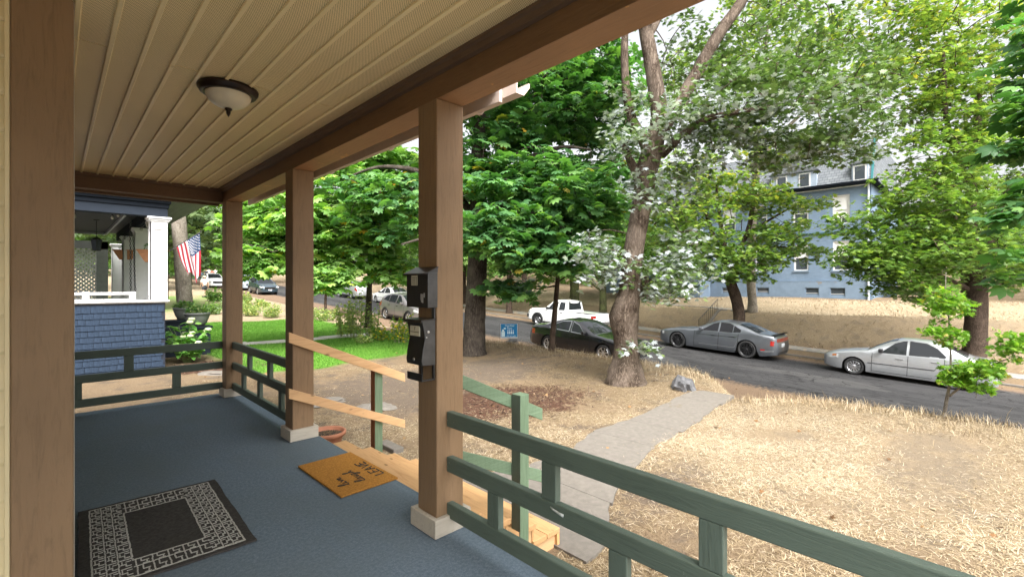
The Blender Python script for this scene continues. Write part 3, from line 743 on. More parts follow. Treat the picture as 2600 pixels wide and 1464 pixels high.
# white ledge, low rail, columns
m = MB(); m.box((-1.5, NY - .06, 1.021), (1.93, NY + .2, 1.062)); m.box((1.70, NY + .201, 1.021), (1.93, NY + 2.35, 1.061)); nrel(m.build('ledge', M['white'], nh, bevel=.006))
m = MB(); m.box((-1.5, NY - .03, 1.000), (1.90, NY - .001, 1.0205)); nrel(m.build('ledge_moulding', M['white'], nh))
m = MB(); m.box((-1.5, NY + .06, 1.19), (1.32, NY + .12, 1.25)); m.box((-1.5, NY + .07, 1.0625), (1.32, NY + .11, 1.10))
for x in (-.45, .42, 1.20): m.box((x, NY + .055, 1.063), (x + .115, NY + .125, 1.262))
m.box((1.24, NY + .13, 1.19), (1.30, NY + 1.2, 1.25)); nrel(m.build('white_rail', M['white'], nh, bevel=.004))
def column(y, w=.34, x=1.575, z0=1.063, zt=3.0):
    m = MB(); m.box((x + .02, y + .02, z0), (x + w - .02, y + w - .02, zt - .13)); c = nrel(m.build('column', M['white'], nh))
    m = MB(); t = .018
    for (a, b, cc, d_) in ((0, 0, .07, zt - .13), (w - .07, 0, w, zt - .13)):
        m.box((x + a, y, z0), (x + cc, y + .019, d_)); m.box((x, y + a, z0), (x + .019, y + cc, d_)); m.box((x + w - .019, y + a, z0), (x + w, y + cc, d_))
    for (za, zb) in ((z0, z0 + .12), (zt - .30, zt - .13)):
        m.box((x + .0701, y + .001, za), (x + w - .0701, y + .019, zb)); m.box((x + .001, y + .0701, za), (x + .019, y + w - .0701, zb)); m.box((x + w - .019, y + .0701, za), (x + w - .001, y + w - .0701, zb))
    m.build('panel_frame', M['white'], c)
    m = MB()
    for (e, za, zb) in ((.015, zt - .129, zt - .10), (.035, zt - .099, zt - .06), (.06, zt - .059, zt - .012)): m.box((x - e, y - e, za), (x + w + e, y + w + e, zb))
    m.build('capital', M['white'], c, bevel=.008)
for y in (NY + .02, 16.5, 19.6, 23.6): column(y, z0=1.063 if y < 16 else .25)
m = MB(); m.box((-1.5, NY + .02, 3.0), (1.90, NY + .32, 3.20)); nrel(m.build('beam', M['navy2'], nh))
m = MB(); m.box((-1.5, NY - .01, 3.201), (1.93, NY + .33, 3.30)); m.box((-1.5, NY - .05, 3.301), (1.96, NY + .34, 3.36)); m.box((-1.5, NY - .02, 3.361), (1.93, NY + .34, 3.50)); nrel(m.build('beam_moulding', M['navy'], nh, bevel=.006))
m = MB(); m.box((1.60, NY + .33, 3.0), (1.90, 22.2, 3.35)); nrel(m.build('beam', M['navy'], nh))
m = MB(); m.box((-3, NY + .33, 3.27), (1.598, 22.2, 3.32)); nrel(m.build('porch_ceiling', M['darkceil'], nh))
m = MB(); m.box((-3, 22.1, 3.19), (1.3, 22.15, 3.265)); m.box((1.28, 14.2, 3.19), (1.33, 22.1, 3.265)); nrel(m.build('ceiling_trim', simple('grey_trim', (.35, .35, .36), .5, .05), nh))
M['soffitgrey'] = simple('weathered_grey_boards', (.15, .155, .15), .7, .2, 5, .3, 40, stretch=(12, 1, 1))
for i in range(7):
    m = MB(); m.box((1.965 + i * .108, NY - .12, 3.40 + .0 * i), (2.068 + i * .108, 22.2, 3.42)); nrel(m.build('eave_board', M['soffitgrey'], nh, bevel=.003))
m = MB(); m.prism([(-5, 3.51), (2.75, 3.43), (2.75, 3.55), (-5, 6.5)], NY - .2, 22.3, 1); nrel(m.build('roof', M['navy'], nh))
m = MB(); m.box((-3.0, 13.7, .15), (1.72, 23.8, .24)); nrel(m.build('porch_floor', simple('grey_deck_paint', (.42, .42, .42), .6, .1), nh))
m = MB(); m.box((-3.2, 15, .24), (-2.9, 24, 3.3)); nrel(m.build('front_wall', M['navy2'], nh))
M['lattice'] = simple('white_lattice_paint', (.86, .86, .85), .5, .03)
# far end: lattice screen between two grey posts
m = MB(); m.box((1.10, 22.9, .24), (1.42, 23.2, 3.0)); m.box((-2.0, 22.9, 2.72), (1.42, 22.95, 3.0)); nrel(m.build('lattice_frame', simple('grey_post_paint', (.30, .31, .30), .6, .1), nh))
for sgn in (-1, 1):
    for i in range(-12, 26):
        x0 = -1.2 + i * .145 - (0 if sgn > 0 else 0)
        a = Vector((x0, 22.98 + .008 * sgn, .75)); b = Vector((x0 + sgn * 1.98, 22.98 + .008 * sgn, 2.72))
        if sgn < 0: a.x += 1.0; b.x += 1.0
        # clip to the opening
        dx = b.x - a.x; t0, t1 = 0, 1
        for lim, side in ((-1.6, 1), (1.10, -1)):
            ta = (lim - a.x) / dx
            if (dx > 0) == (side > 0): t0 = max(t0, ta)
            else: t1 = min(t1, ta)
        if t1 - t0 < .05: continue
        m = MB(); m.bar(a.lerp(b, t0), a.lerp(b, t1), .012, .045, up=(0, 1, 0)) if False else m.bar(a.lerp(b, t0), a.lerp(b, t1), .060, .012, up=(0, 1, 0))
        nrel(m.build('lattice_slat', M['lattice'], nh))
# porch lantern, string lights, swing chains, planter boxes
lt = empty('lantern', 'black hanging lantern with clear glass under the dark porch ceiling next door', 'lantern', tuple(at(245, 558, 12.4)))
m = MB(); m.lathe([(.07, .0), (.07, -.02), (.02, -.03)], 16); m.tube([(0, 0, -.02), (0, 0, -.46)], .009, 8); m.lathe([(.03, -.45), (.05, -.47), (.115, -.52), (.115, -.53), (.02, -.53)], 4); m.build('hanger', M['plasticblack'], lt)
m = MB(); m.lathe([(.105, -.535), (.075, -.80)], 4); m.build('glass_panes', M['winglass'], lt)
m = MB()
for k in range(4):
    a = k * math.pi / 2; m.tube([(.108 * math.cos(a), .108 * math.sin(a), -.53), (.078 * math.cos(a), .078 * math.sin(a), -.81)], .008, 6)
m.lathe([(.085, -.80), (.085, -.82)], 4); m.build('cage', M['plasticblack'], lt)
sl = empty('string_lights', 'string of clear bulbs along the neighbour porch beam', 'string lights', tuple(at(300, 545, 11.)))
L0 = Vector(sl.location)
wire = [at(195, 523, 11.8), at(280, 535, 11.6), at(300, 542, 11.4), at(345, 553, 11.3), at(372, 567, 11.5), at(352, 584, 13.0), at(318, 604, 15.2), at(290, 615, 17.2), at(232, 605, 18.)]
m = MB(); m.tube([p - L0 for p in wire], .008, 5); m.build('wire', M['plasticblack'], sl)
M['bulb'] = glassmat('clear_bulb', (.35, .35, .33), .08)
for (u, v, d_) in ((285, 552, 11.6), (300, 546, 11.4), (373, 564, 11.2), (375, 572, 11.4), (350, 585, 13.), (359, 581, 12.8), (317, 604, 15.), (303, 612, 16.), (231, 618, 17.5), (189, 548, 11.)):
    p = at(u, v, d_) - L0; q = MB(); q.lathe([(.012, .09), (.017, .085), (.017, .05), (.012, .045)], 10, Matrix.Translation(p)); b = q.build('socket', M['plasticblack'], sl)
    q = MB(); q.lathe([(.012, .045), (.030, .015), (.036, -.012), (.028, -.04), (.010, -.055), (.002, -.056)], 12, Matrix.Translation(p)); q.build('bulb', M['bulb'], sl, smooth=True)
def chain(u0, v0, u1, v1, d_, lab):
    a, b = at(u0, v0, d_), at(u1, v1, d_); t = empty('porch_swing_chain', lab, 'chain', tuple(a), group='porch swing chains')
    L = (b - a).length; n = int(L / .06); m = MB()
    for i in range(n):
        c = (b - a) * ((i + .5) / n); ring = []
        for k in range(7):
            an = 2 * math.pi * k / 6; o_ = .018 * math.cos(an)
            ring.append(c + Vector((o_ if i % 2 else o_ * .4, 0 if i % 2 else o_, .04 * math.sin(an))))
        m.tube(ring, .007, 4, cap=False)
    tag(m.build('links', M['grey_metal'], t), kind='stuff')
chain(331, 556, 332, 738, 12.2, 'grey swing chain hanging in the neighbour porch, the one further from the front column')
chain(338, 598, 344, 742, 12.6, 'grey swing chain hanging in the neighbour porch, the one closer to the front column')
M['cedar'] = simple('cedar_boards', (.42, .19, .085), .6, .25, 5, .2, 60, stretch=(1, 1, 9))
leaf_small = leafmat('pot_plant_leaf', [(0., (.05, .14, .03)), (.5, (.10, .23, .05)), (.85, (.22, .33, .08)), (1., (.40, .42, .22))], .3)
def tuft(name, parent, centre, rx, ry, rz, n, size, mat, seed=1):
    g = np.random.default_rng(seed); P = g.normal(size=(n, 3)); P /= np.linalg.norm(P, axis=1)[:, None]; P *= g.uniform(.3, 1, (n, 1)) ** .5
    P = P * np.array([rx, ry, rz]) + np.array(centre)
    T = np.array([(0, 0, 0), (.5, .22, .06), (1, 0, -.05), (.5, -.22, .06)]); F = np.array([(0, 1, 2), (0, 2, 3)])
    o = leaf_cloud(name, P, T, F, g.uniform(.6, 1.3, n) * size, mat, parent, g, tilt=.9); tag(o, kind='stuff'); return o
def basis(n, g, tilt, out=None):
    nz = np.stack([g.normal(0, tilt, n), g.normal(0, tilt, n), np.ones(n)], -1); nz /= np.linalg.norm(nz, axis=1)[:, None]
    if out is None:
        a = g.uniform(0, 2 * math.pi, n); out = np.stack([np.cos(a), np.sin(a), np.zeros(n)], -1)
    ex = out - nz * (out * nz).sum(1)[:, None]; ln = np.linalg.norm(ex, axis=1)[:, None]; ex = ex / np.where(ln < 1e-5, 1, ln)
    ey = np.cross(nz, ex); return ex, ey, nz
def leaf_cloud(name, P, T, F, S, mat, parent, g, tilt=.45, out=None, rnd=None, B=None):
    n = len(P); ex, ey, nz = B if B is not None else basis(n, g, tilt, out)
    S = np.asarray(S)[:, None, None]
    V = P[:, None, :] + S * (T[None, :, 0:1] * ex[:, None, :] + T[None, :, 1:2] * ey[:, None, :] + T[None, :, 2:3] * nz[:, None, :])
    FF = (F[None] + (np.arange(n) * len(T))[:, None, None]).reshape(-1, F.shape[1])
    if rnd is None: rnd = g.uniform(0, 1, n)
    loc = np.array(parent.location) if parent is not None else np.zeros(3)
    return mesh_np(name, V.reshape(-1, 3) - (0 if parent is None else 1) * loc, FF, mat, parent, attr={'rnd': np.repeat(rnd, len(T))})
for (u0, u1, d_, lab) in ((346, 384, 11.9, 'cedar planter box hanging beside the front white column'), (285, 308, 15.0, 'cedar planter box hanging at the far end of the neighbour porch')):
    p = at(u0, 634, d_); t = empty('hanging_planter', lab, 'planter box', tuple(p), (0, 0, R(-8)))
    L = (u1 - u0 + 26) / 1190 * d_ * 1.05; hgt = .30
    m = MB(); m.prism([(0, 0), (L, 0), (L - .16, -hgt), (.17, -hgt)], 0, .22, 1); m.build('trough', M['cedar'], t, bevel=.004)
    m = MB(); m.prism([(-.01, .001), (L + .01, .001), (L + .01, .02), (-.01, .02)], -.01, .23, 1); m.build('trough_rim', M['cedar'], t)
    o = tuft('foliage', None, (p.x + L * .6, p.y + .1, p.z + .1), L * .4, .12, .12, 60, .09, leaf_small, int(u0)); o.parent = t; o.matrix_parent_inverse = (Matrix.Translation(p) @ Matrix.Rotation(R(-8), 4, 'Z')).inverted()

# stair cheek walls with flower pots
for (y, x0, x1, zt, lab) in ((15.75, 1.95, 3.22, .23, 'slate grey stair cheek wall holding the nearer flower pot'), (18.2, 1.95, 3.38, .28, 'slate grey stair cheek wall behind, holding the further flower pot')):
    t = empty('stair_wall', lab, 'wall', (x0, y, -.58)); m = MB(); m.box((0, 0, -.2), (x1 - x0, .42, zt + .58 - .06)); m.build('body', M['navy2'], t, bevel=.005)
    m = MB(); m.box((-.0, -.04, zt + .521), (x1 - x0 + .05, .46, zt + .58)); m.build('cap', M['navy2'], t, bevel=.006)
M['potgrey'] = simple('grey_pot_glaze', (.16, .165, .16), .5, .12, 5)
for (x, y, z, s_, lab, sd_) in ((2.93, 15.95, .231, 1.0, 'round grey flower pot in front, on the nearer stair cheek wall', 5), (3.03, 18.4, .281, .98, 'round grey flower pot further back, beside the tree trunk', 6)):
    t = empty('flower_pot', lab, 'flower pot', (x, y, z), group=None)
    m = MB(); m.lathe([(.16 * s_, 0), (.24 * s_, .10), (.295 * s_, .25), (.31 * s_, .33), (.325 * s_, .335), (.325 * s_, .385), (.30 * s_, .385), (.29 * s_, .34), (.01, .33)], 32); m.build('pot', M['potgrey'], t, smooth=True)
    tuft('flowers', t, (x, y, z + .46), .30, .30, .14, 260, .10, leaf_small, sd_)
# hydrangea
hy = empty('hydrangea', 'leafy hydrangea shrub with pale green flower heads by the blue wall', 'shrub', (2.45, 14.45, -.58))
hl = leafmat('hydrangea_leaf', [(0., (.06, .18, .03)), (.6, (.13, .30, .06)), (1., (.24, .40, .10))], .35)
m = MB(); g = np.random.default_rng(4); HP = []
for i in range(34):
    a = random.uniform(0, 6.28); r_ = random.uniform(.1, .62); hgt = random.uniform(.45, 1.08) * (1.1 - r_ * .5)
    e = Vector((r_ * math.cos(a), r_ * math.sin(a), hgt)); m.tube([(e.x * .15, e.y * .15, 0), (e.x * .6, e.y * .6, hgt * .6), e], [.008, .006, .004], 5); HP.append(e)
m.build('stems', simple('green_stems', (.16, .22, .08), .8), hy)
PP = np.array([[2.45 + e.x * f + g.normal(0, .05), 14.45 + e.y * f + g.normal(0, .05), -.58 + e.z * f] for e in HP for f in np.linspace(.35, 1, 9)])
T_ = np.array([(0, 0, 0), (.3, .28, .03), (.7, .25, .0), (1, 0, -.12), (.7, -.25, 0), (.3, -.28, .03)]); F_ = np.array([(0, 1, 2), (0, 2, 3), (0, 3, 4), (0, 4, 5)])
tag(leaf_cloud('foliage', PP, T_, F_, g.uniform(.13, .24, len(PP)), hl, hy, g, tilt=.4), kind='stuff')
M['bloom'] = simple('pale_green_bloom', (.46, .52, .30), .9, .3, 60, .5, 60)
for e in HP[:14]:
    q = MB(); q.lathe([(.02, -.02), (.07, -.005), (.085, .025), (.06, .055), (.01, .065)], 10, Matrix.Translation(e + Vector((0, 0, .03)))); q.build('flower_head', M['bloom'], hy, smooth=True)

# flag on the neighbour's column
fl = empty('flag', 'stars and stripes flag hanging from a sloping pole on the neighbour house', 'flag', tuple(at(432, 636, 11.3)))
L0 = Vector(fl.location)
m = MB(); m.tube([at(430, 637, 11.25) - L0, at(509, 589, 11.62) - L0], .013, 8); m.lathe([(.004, .03), (.02, .01), (.02, -.01), (.004, -.03)], 10, Matrix.Translation(at(510, 588, 11.62) - L0)); m.build('pole', M['black_metal'], fl)
FR, FG, FB = simple('flag_red', (.23, .008, .018), .8, .08), simple('flag_white', (.44, .43, .43), .8, .04), simple('flag_blue', (.006, .026, .075), .8, .1)
nS, nT = 39, 44; V = []; Fc = []; Mi = []
def flagp(s, t):
    h0 = (507, 591); h1 = (448, 628)
    b0 = (509, 694); b1 = (477, 697)
    top = (h0[0] + (h1[0] - h0[0]) * s, h0[1] + (h1[1] - h0[1]) * s)
    bs = s
    bot = (b0[0] + (b1[0] - b0[0]) * bs, b0[1] + (b1[1] - b0[1]) * bs + 24 * math.exp(-((s - .30) / .22) ** 2) - 6 * math.exp(-((s - .7) / .1) ** 2))
    tt = t
    u = top[0] + (bot[0] - top[0]) * tt ** .85 - 4 * math.sin(tt * 3.14) * s; v = top[1] + (bot[1] - top[1]) * tt
    fold = .085 * math.sin(s * 10.5 + tt * 1.5 + .6) * tt ** .7 + .03 * math.sin(s * 21 + 3 * tt) * tt
    d_ = 11.62 - .37 * s * (1 - tt) - .15 * tt + fold
    u += 5 * math.sin(s * 10.5 + tt * 1.5 + 1.4) * tt
    return at(u, v, d_) - L0
for i in range(nS + 1):
    for j in range(nT + 1): V.append(flagp(i / nS, j / nT))
for i in range(nS):
    for j in range(nT):
        a = i * (nT + 1) + j; Fc.append((a, a + 1, a + nT + 2, a + nT + 1)); st = int(i / nS * 13); Mi.append(2 if (st < 7 and j / nT < .40) else (0 if st % 2 == 0 else 1))
m = MB(); m.add(V, Fc); m.mi = Mi; fc = m.build('cloth', [FR, FG, FB], fl, smooth=True)
so = fc.modifiers.new('thick', 'SOLIDIFY'); so.thickness = .004
m = MB()
for r_ in range(9):
    for k in range(6 if r_ % 2 == 0 else 5):
        s = (r_ + .8) / 9.6 * (7 / 13); t = ((k + .5 + (0 if r_ % 2 == 0 else .5)) / 6) * .39
        c = flagp(s, t); ds = (flagp(s + .01, t) - c).normalized(); dt = (flagp(s, t + .01) - c).normalized(); nn = ds.cross(dt).normalized()
        for sgn in (-1, 1):
            pts = [c + nn * .005 * sgn + (ds * math.cos(a) + dt * math.sin(a)) * (.020 if q % 2 == 0 else .009) for q, a in enumerate(np.linspace(0, 2 * math.pi, 11)[:-1])]
            m.add([c + nn * .005 * sgn] + pts, [(0, 1 + q, 1 + (q + 1) % 10) for q in range(10)])
tag(m.build('stars', FG, fc), kind='stuff')

# ------------------------------------------------------------------ apartment house across the street
ab = empty('apartment_building', 'blue brick apartment house with white windows and grey slate mansard roof on the rise', 'building', (38, 15, .3))
def brel(o): o.location = (-38, -15, -.3); return o
def brick(name, col, mort):
    n = N(name); b = n.new('ShaderNodeTexBrick'); b.inputs['Scale'].default_value = 1.0; b.inputs['Brick Width'].default_value = .22; b.inputs['Row Height'].default_value = .075; b.inputs['Mortar Size'].default_value = .012
    sp = n.new('ShaderNodeSeparateXYZ'); n.l.new(n.world(), sp.inputs[0]); cb = n.new('ShaderNodeCombineXYZ'); n.l.new(n.math('ADD', sp.outputs[0], sp.outputs[1]), cb.inputs[0]); n.l.new(sp.outputs[2], cb.inputs[1]); n.l.new(cb.outputs[0], b.inputs['Vector'])
    for i, c in enumerate((col, tuple(x * .84 for x in col), mort)): b.inputs[i + 1].default_value = (*c, 1)
    st = n.noise(n.world((1, 1, .6)), .8, 5, .6)
    n.col(n.mix(n.ramp(st, [(.45, 0.), (.7, .35)]), b.outputs[0], tuple(min(1, x * 1.35 + .03) for x in col))); n.set(.8, spec=.2); n.bump(b.outputs['Fac'], -.4, .01); return n.m
M['brick'] = brick('blue_painted_brick', (.155, .215, .295), (.135, .19, .265))
M['stucco'] = simple('blue_painted_plinth', (.15, .205, .275), .8, .12, 2, .2, 30, wear=(.9, .62, (.19, .18, .17)))
M['slate'] = None
def slate():
    n = N('grey_slate'); b = n.new('ShaderNodeTexBrick'); b.inputs['Scale'].default_value = 1; b.inputs['Brick Width'].default_value = .30; b.inputs['Row Height'].default_value = .20; b.inputs['Mortar Size'].default_value = .012
    sp = n.new('ShaderNodeSeparateXYZ'); n.l.new(n.world(), sp.inputs[0]); cb = n.new('ShaderNodeCombineXYZ'); n.l.new(n.math('ADD', sp.outputs[1], n.math('MULTIPLY', sp.outputs[0], .4)), cb.inputs[0]); n.l.new(sp.outputs[2], cb.inputs[1]); n.l.new(cb.outputs[0], b.inputs['Vector'])
    for i, c in enumerate(((.17, .185, .20), (.12, .13, .145), (.05, .055, .06))): b.inputs[i + 1].default_value = (*c, 1)
    n.col(b.outputs[0]); n.set(.6, spec=.3); n.bump(b.outputs['Fac'], -.5, .02); return n.m
M['slate'] = slate()
def wall_x(x, ya, yb, za, zb, holes, mat, name, parent, dep=.14, rel_=None):
    ys = sorted({ya, yb} | {h[0] for h in holes} | {h[1] for h in holes}); zs = sorted({za, zb} | {h[2] for h in holes} | {h[3] for h in holes}); m = MB()
    for y0, y1 in zip(ys[:-1], ys[1:]):
        for z0, z1 in zip(zs[:-1], zs[1:]):
            if any(h[0] <= y0 and y1 <= h[1] and h[2] <= z0 and z1 <= h[3] for h in holes): continue
            m.add([(x, y0, z0), (x, y1, z0), (x, y1, z1), (x, y0, z1)], [(0, 1, 2, 3)])
    for (y0, y1, z0, z1) in holes:
        m.add([(x, y0, z0), (x, y1, z0), (x, y1, z1), (x, y0, z1), (x+dep, y0, z0), (x+dep, y1, z0), (x+dep, y1, z1), (x+dep, y0, z1)], [(0,1,5,4),(1,2,6,5),(2,3,7,6),(3,0,4,7)])
    o = m.build(name, mat, parent); return rel_(o) if rel_ else o
WIN = [(6.64, 7.61, 5.50, 7.47), (9.04, 10.0, 5.55, 7.40), (11.7, 12.65, 5.5, 7.4), (13.97, 14.96, 5.5, 7.35), (17.0, 18.0, 5.5, 7.35), (20.0, 21.0, 5.5, 7.35), (23.0, 24.0, 5.5, 7.35),
       (6.66, 7.60, 2.37, 4.37), (9.04, 9.95, 2.40, 4.25), (11.70, 12.55, 2.36, 4.30), (14.0, 15.0, 2.3, 4.3), (22.6, 23.6, 2.3, 4.3)]
BWIN = [(6.88, 7.76, .58, 1.20), (8.40, 9.24, .62, 1.20), (11.58, 12.44, .70, 1.20), (14.2, 15.0, .70, 1.2)]
wall_x(38, 5.5, 26, 1.66, 8.0, WIN, M['brick'], 'wall', ab, rel_=brel)
wall_x(37.94, 5.44, 26, -.4, 1.64, BWIN, M['stucco'], 'plinth', ab, rel_=brel)
m = MB(); m.box((38.0, 5.5, -.4), (50, 5.52, 8.0)); m.box((38.3, 5.6, -.4), (50, 26, 8.0)); m.box((37.93, 5.43, 1.641), (38.02, 26, 1.70)); brel(m.build('wall_body', M['brick'], ab))
m = MB(); m.box((37.90, 5.42, 4.92), (38.0, 26, 5.02)); brel(m.build('belt_course', simple('teal_trim', (.05, .11, .14), .5, .1), ab, bevel=.01))
wf = M['white']
for i, (y0, y1, z0, z1) in enumerate(WIN):
    t = .10; m = MB()
    for bx in ((y0, y0 + t, z0, z1), (y1 - t, y1, z0, z1), (y0 + t, y1 - t, z1 - t, z1), (y0 + t, y1 - t, z0, z0 + t * .8)): m.box((38.05, bx[0], bx[2]), (38.12, bx[1], bx[3]))
    w = brel(m.build('window', wf, ab))
    zm = (z0 + z1) / 2; m = MB(); m.box((38.07, y0 + t, zm - .03), (38.115, y1 - t, zm + .03))
    if i in (0,): m.box((38.075, (y0 + y1) / 2 - .02, z0 + .08), (38.115, (y0 + y1) / 2 + .02, zm - .6))
    m.build('sash_bar', wf, w)
    m = MB(); m.box((38.122, y0 + .02, z0 + .02), (38.13, y1 - .02, z1 - .02)); m.build('pane', M['winglass'], w)
    if i in (0, 7, 3, 8):
        m = MB(); zb = {0: z0 + .42, 7: z0 + .95, 3: z0 + .7, 8: zm}[i]; m.box((38.116, y0 + t, zb), (38.121, y1 - t, z1 - t)); m.build('blind', simple('white_roller_blind', (.66, .66, .65), .8, .03), w)
    m = MB(); m.box((37.93, y0 - .06, z0 - .09), (38.06, y1 + .06, z0 - .002)); m.build('sill', M['stucco'], w)
for (y0, y1, z0, z1) in BWIN:
    m = MB()
    for bx in ((y0, y0 + .05, z0, z1), (y1 - .05, y1, z0, z1), (y0 + .05, y1 - .05, z1 - .05, z1), (y0 + .05, y1 - .05, z0, z0 + .14)): m.box((37.99, bx[0], bx[2]), (38.05, bx[1], bx[3]))
    w = brel(m.build('basement_window', M['stucco'], ab)); m = MB(); m.box((38.051, y0, z0), (38.06, y1, z1)); m.build('pane', M['winglass'], w); m = MB(); m.box((38.0, y0 + .051, z0 + .18), (38.04, y1 - .051, z0 + .21)); m.build('sash_bar', wf, w)
# roof: eave, mansard, dormers, downpipe
m = MB(); m.box((37.55, 5.1, 8.0), (50, 26.3, 8.10)); m.box((37.50, 5.05, 8.101), (37.66, 26.3, 8.22)); brel(m.build('eave', M['navy'], ab, bevel=.01))
m = MB(); m.prism([(37.75, 8.101), (39.1, 11.25), (49.5, 11.4), (50, 8.101)], 5.5, 26, 1); brel(m.build('roof', M['slate'], ab))
m = MB(); m.prism([(37.70, 8.101), (37.78, 8.05), (39.12, 11.2), (39.05, 11.32)], 5.38, 5.498, 1); brel(m.build('verge_board', simple('teal_board', (.02, .13, .14), .5, .1), ab))
for (y0, y1) in ((5.62, 6.5), (8.5, 11.4), (15.5, 17.6), (20.5, 22.5)):
    m = MB(); m.box((37.80, y0, 8.12), (39.4, y1, 9.35)); d_ = brel(m.build('dormer', simple('pale_blue_board', (.30, .36, .44), .7, .08), ab))
    m = MB(); m.prism([(y0 - .12, 9.351), (y1 + .12, 9.351), (y1 + .12, 9.42), ((y0 + y1) / 2, 9.42 + .34 * (y1 - y0) / 2 + .3), (y0 - .12, 9.42)], 37.66, 39.6, 0); m.build('dormer_roof', M['slate'], d_)
    nw_ = 1 if y1 - y0 < 1.5 else 2
    for k in range(nw_):
        c = y0 + (y1 - y0) * (k + .5) / nw_; m = MB(); m.box((37.76, c - .36, 8.25), (37.798, c + .36, 9.25)); m.build('dormer_frame', wf, d_); m = MB(); m.box((37.75, c - .27, 8.33), (37.759, c + .27, 9.17)); m.build('dormer_pane', M['winglass'], d_)
m = MB(); m.tube([(37.86, 5.62, 8.0), (37.86, 5.62, .3)], .06, 8); m.tube([(37.86, 5.75, 7.95), (37.86, 15.8, 7.95)], .05, 6); brel(m.build('downpipe', simple('pale_downpipe', (.5, .55, .6), .5), ab))
# entrance porch
m = MB(); m.prism([(36.1, 5.0), (38.0, 5.55), (38.0, 5.0)], 15.9, 20.6, 1); m.box((36.0, 15.85, 4.78), (38, 20.65, 4.99)); brel(m.build('entrance_roof', M['slate'], ab))
m = MB(); m.box((35.95, 15.8, 4.70), (36.05, 20.7, 4.98)); brel(m.build('entrance_fascia', wf, ab))
for y in (16.0, 18.0, 20.4): m = MB(); m.box((36.1, y, 2.02), (36.32, y + .22, 4.779)); brel(m.build('entrance_column', M['stucco'], ab))
m = MB(); m.box((36.0, 15.9, -.4), (37.9, 20.6, 2.0)); brel(m.build('entrance_base', M['stucco'], ab))
m = MB(); m.box((37.90, 16.4, 2.6), (37.96, 17.6, 4.3)); brel(m.build('entrance_window', M['winglass'], ab))
for i in range(11): m = MB(); m.box((33.0 + i * .28, 18.3, -.3), (33.3 + i * .28 if i < 10 else 36.0, 20.2, .28 + i * .165)); brel(m.build('entrance_step', M['concrete'], ab))
# lawn steps down to the sidewalk, with an iron rail
ls = empty('garden_steps', 'concrete steps with an iron railing cut into the dry bank behind the grey sedan', 'steps', (26.2, 10.75, -1.4))
for i in range(6):
    m = MB(); m.box((26.05 + i * .42 - 26.2, -.62, -.3), (26.05 + (i + 1.15) * .42 - 26.2, .62, .10 + i * .185)); m.build('tread', M['concrete'], ls, bevel=.012)
for s_ in (-1, 1): m = MB(); m.prism([(-.3, -.3), (2.7, -.3), (2.7, 1.35), (2.3, 1.35), (-.3, .12)], s_ * .70 - .07, s_ * .70 + .07, 1); m.build('side_wall', M['concrete'], ls, bevel=.012)
m = MB(); m.tube([(-.2, .80, .1), (-.2, .80, .85), (2.4, .80, 1.95), (2.4, .80, 1.2)], .022, 6)
for i in range(11): t = i / 10; m.tube([(-.2 + 2.6 * t, .80, .0 + 1.1 * t), (-.2 + 2.6 * t, .80, .85 + 1.1 * t)], .012, 5)
m.build('iron_railing', M['black_metal'], ls)
ls2 = empty('garden_steps', 'short concrete steps in the far bank behind the white pickup', 'steps', (26.2, 17.6, -1.05))
for i in range(4): m = MB(); m.box((-.1 + i * .5, -.7, -.3), (.5 + i * .5, .7, .10 + i * .19)); m.build('tread', M['concrete'], ls2, bevel=.012)
m = MB(); m.box((1.9, -.8, -.2), (6.5, .8, .82)); m.build('landing', M['concrete'], ls2)
gp = MB(); n_ = 12; top = []
for i in range(n_):
    x = 28.75 + (33.0 - 28.75) * i / (n_ - 1); yc = 10.75 + (19.2 - 10.75) * (i / (n_ - 1)) ** 1.2
    top += [(x, yc - .6, float(gz(x, yc)) + .05), (x, yc + .6, float(gz(x, yc)) + .05)]
gp.add(top, [(2*i, 2*i+1, 2*i+3, 2*i+2) for i in range(n_ - 1)]); gpo = gp.build('lawn_path', M['palecrete']); gpo['kind'] = 'structure'
so = gpo.modifiers.new('thick', 'SOLIDIFY'); so.thickness = .08; so.offset = 1
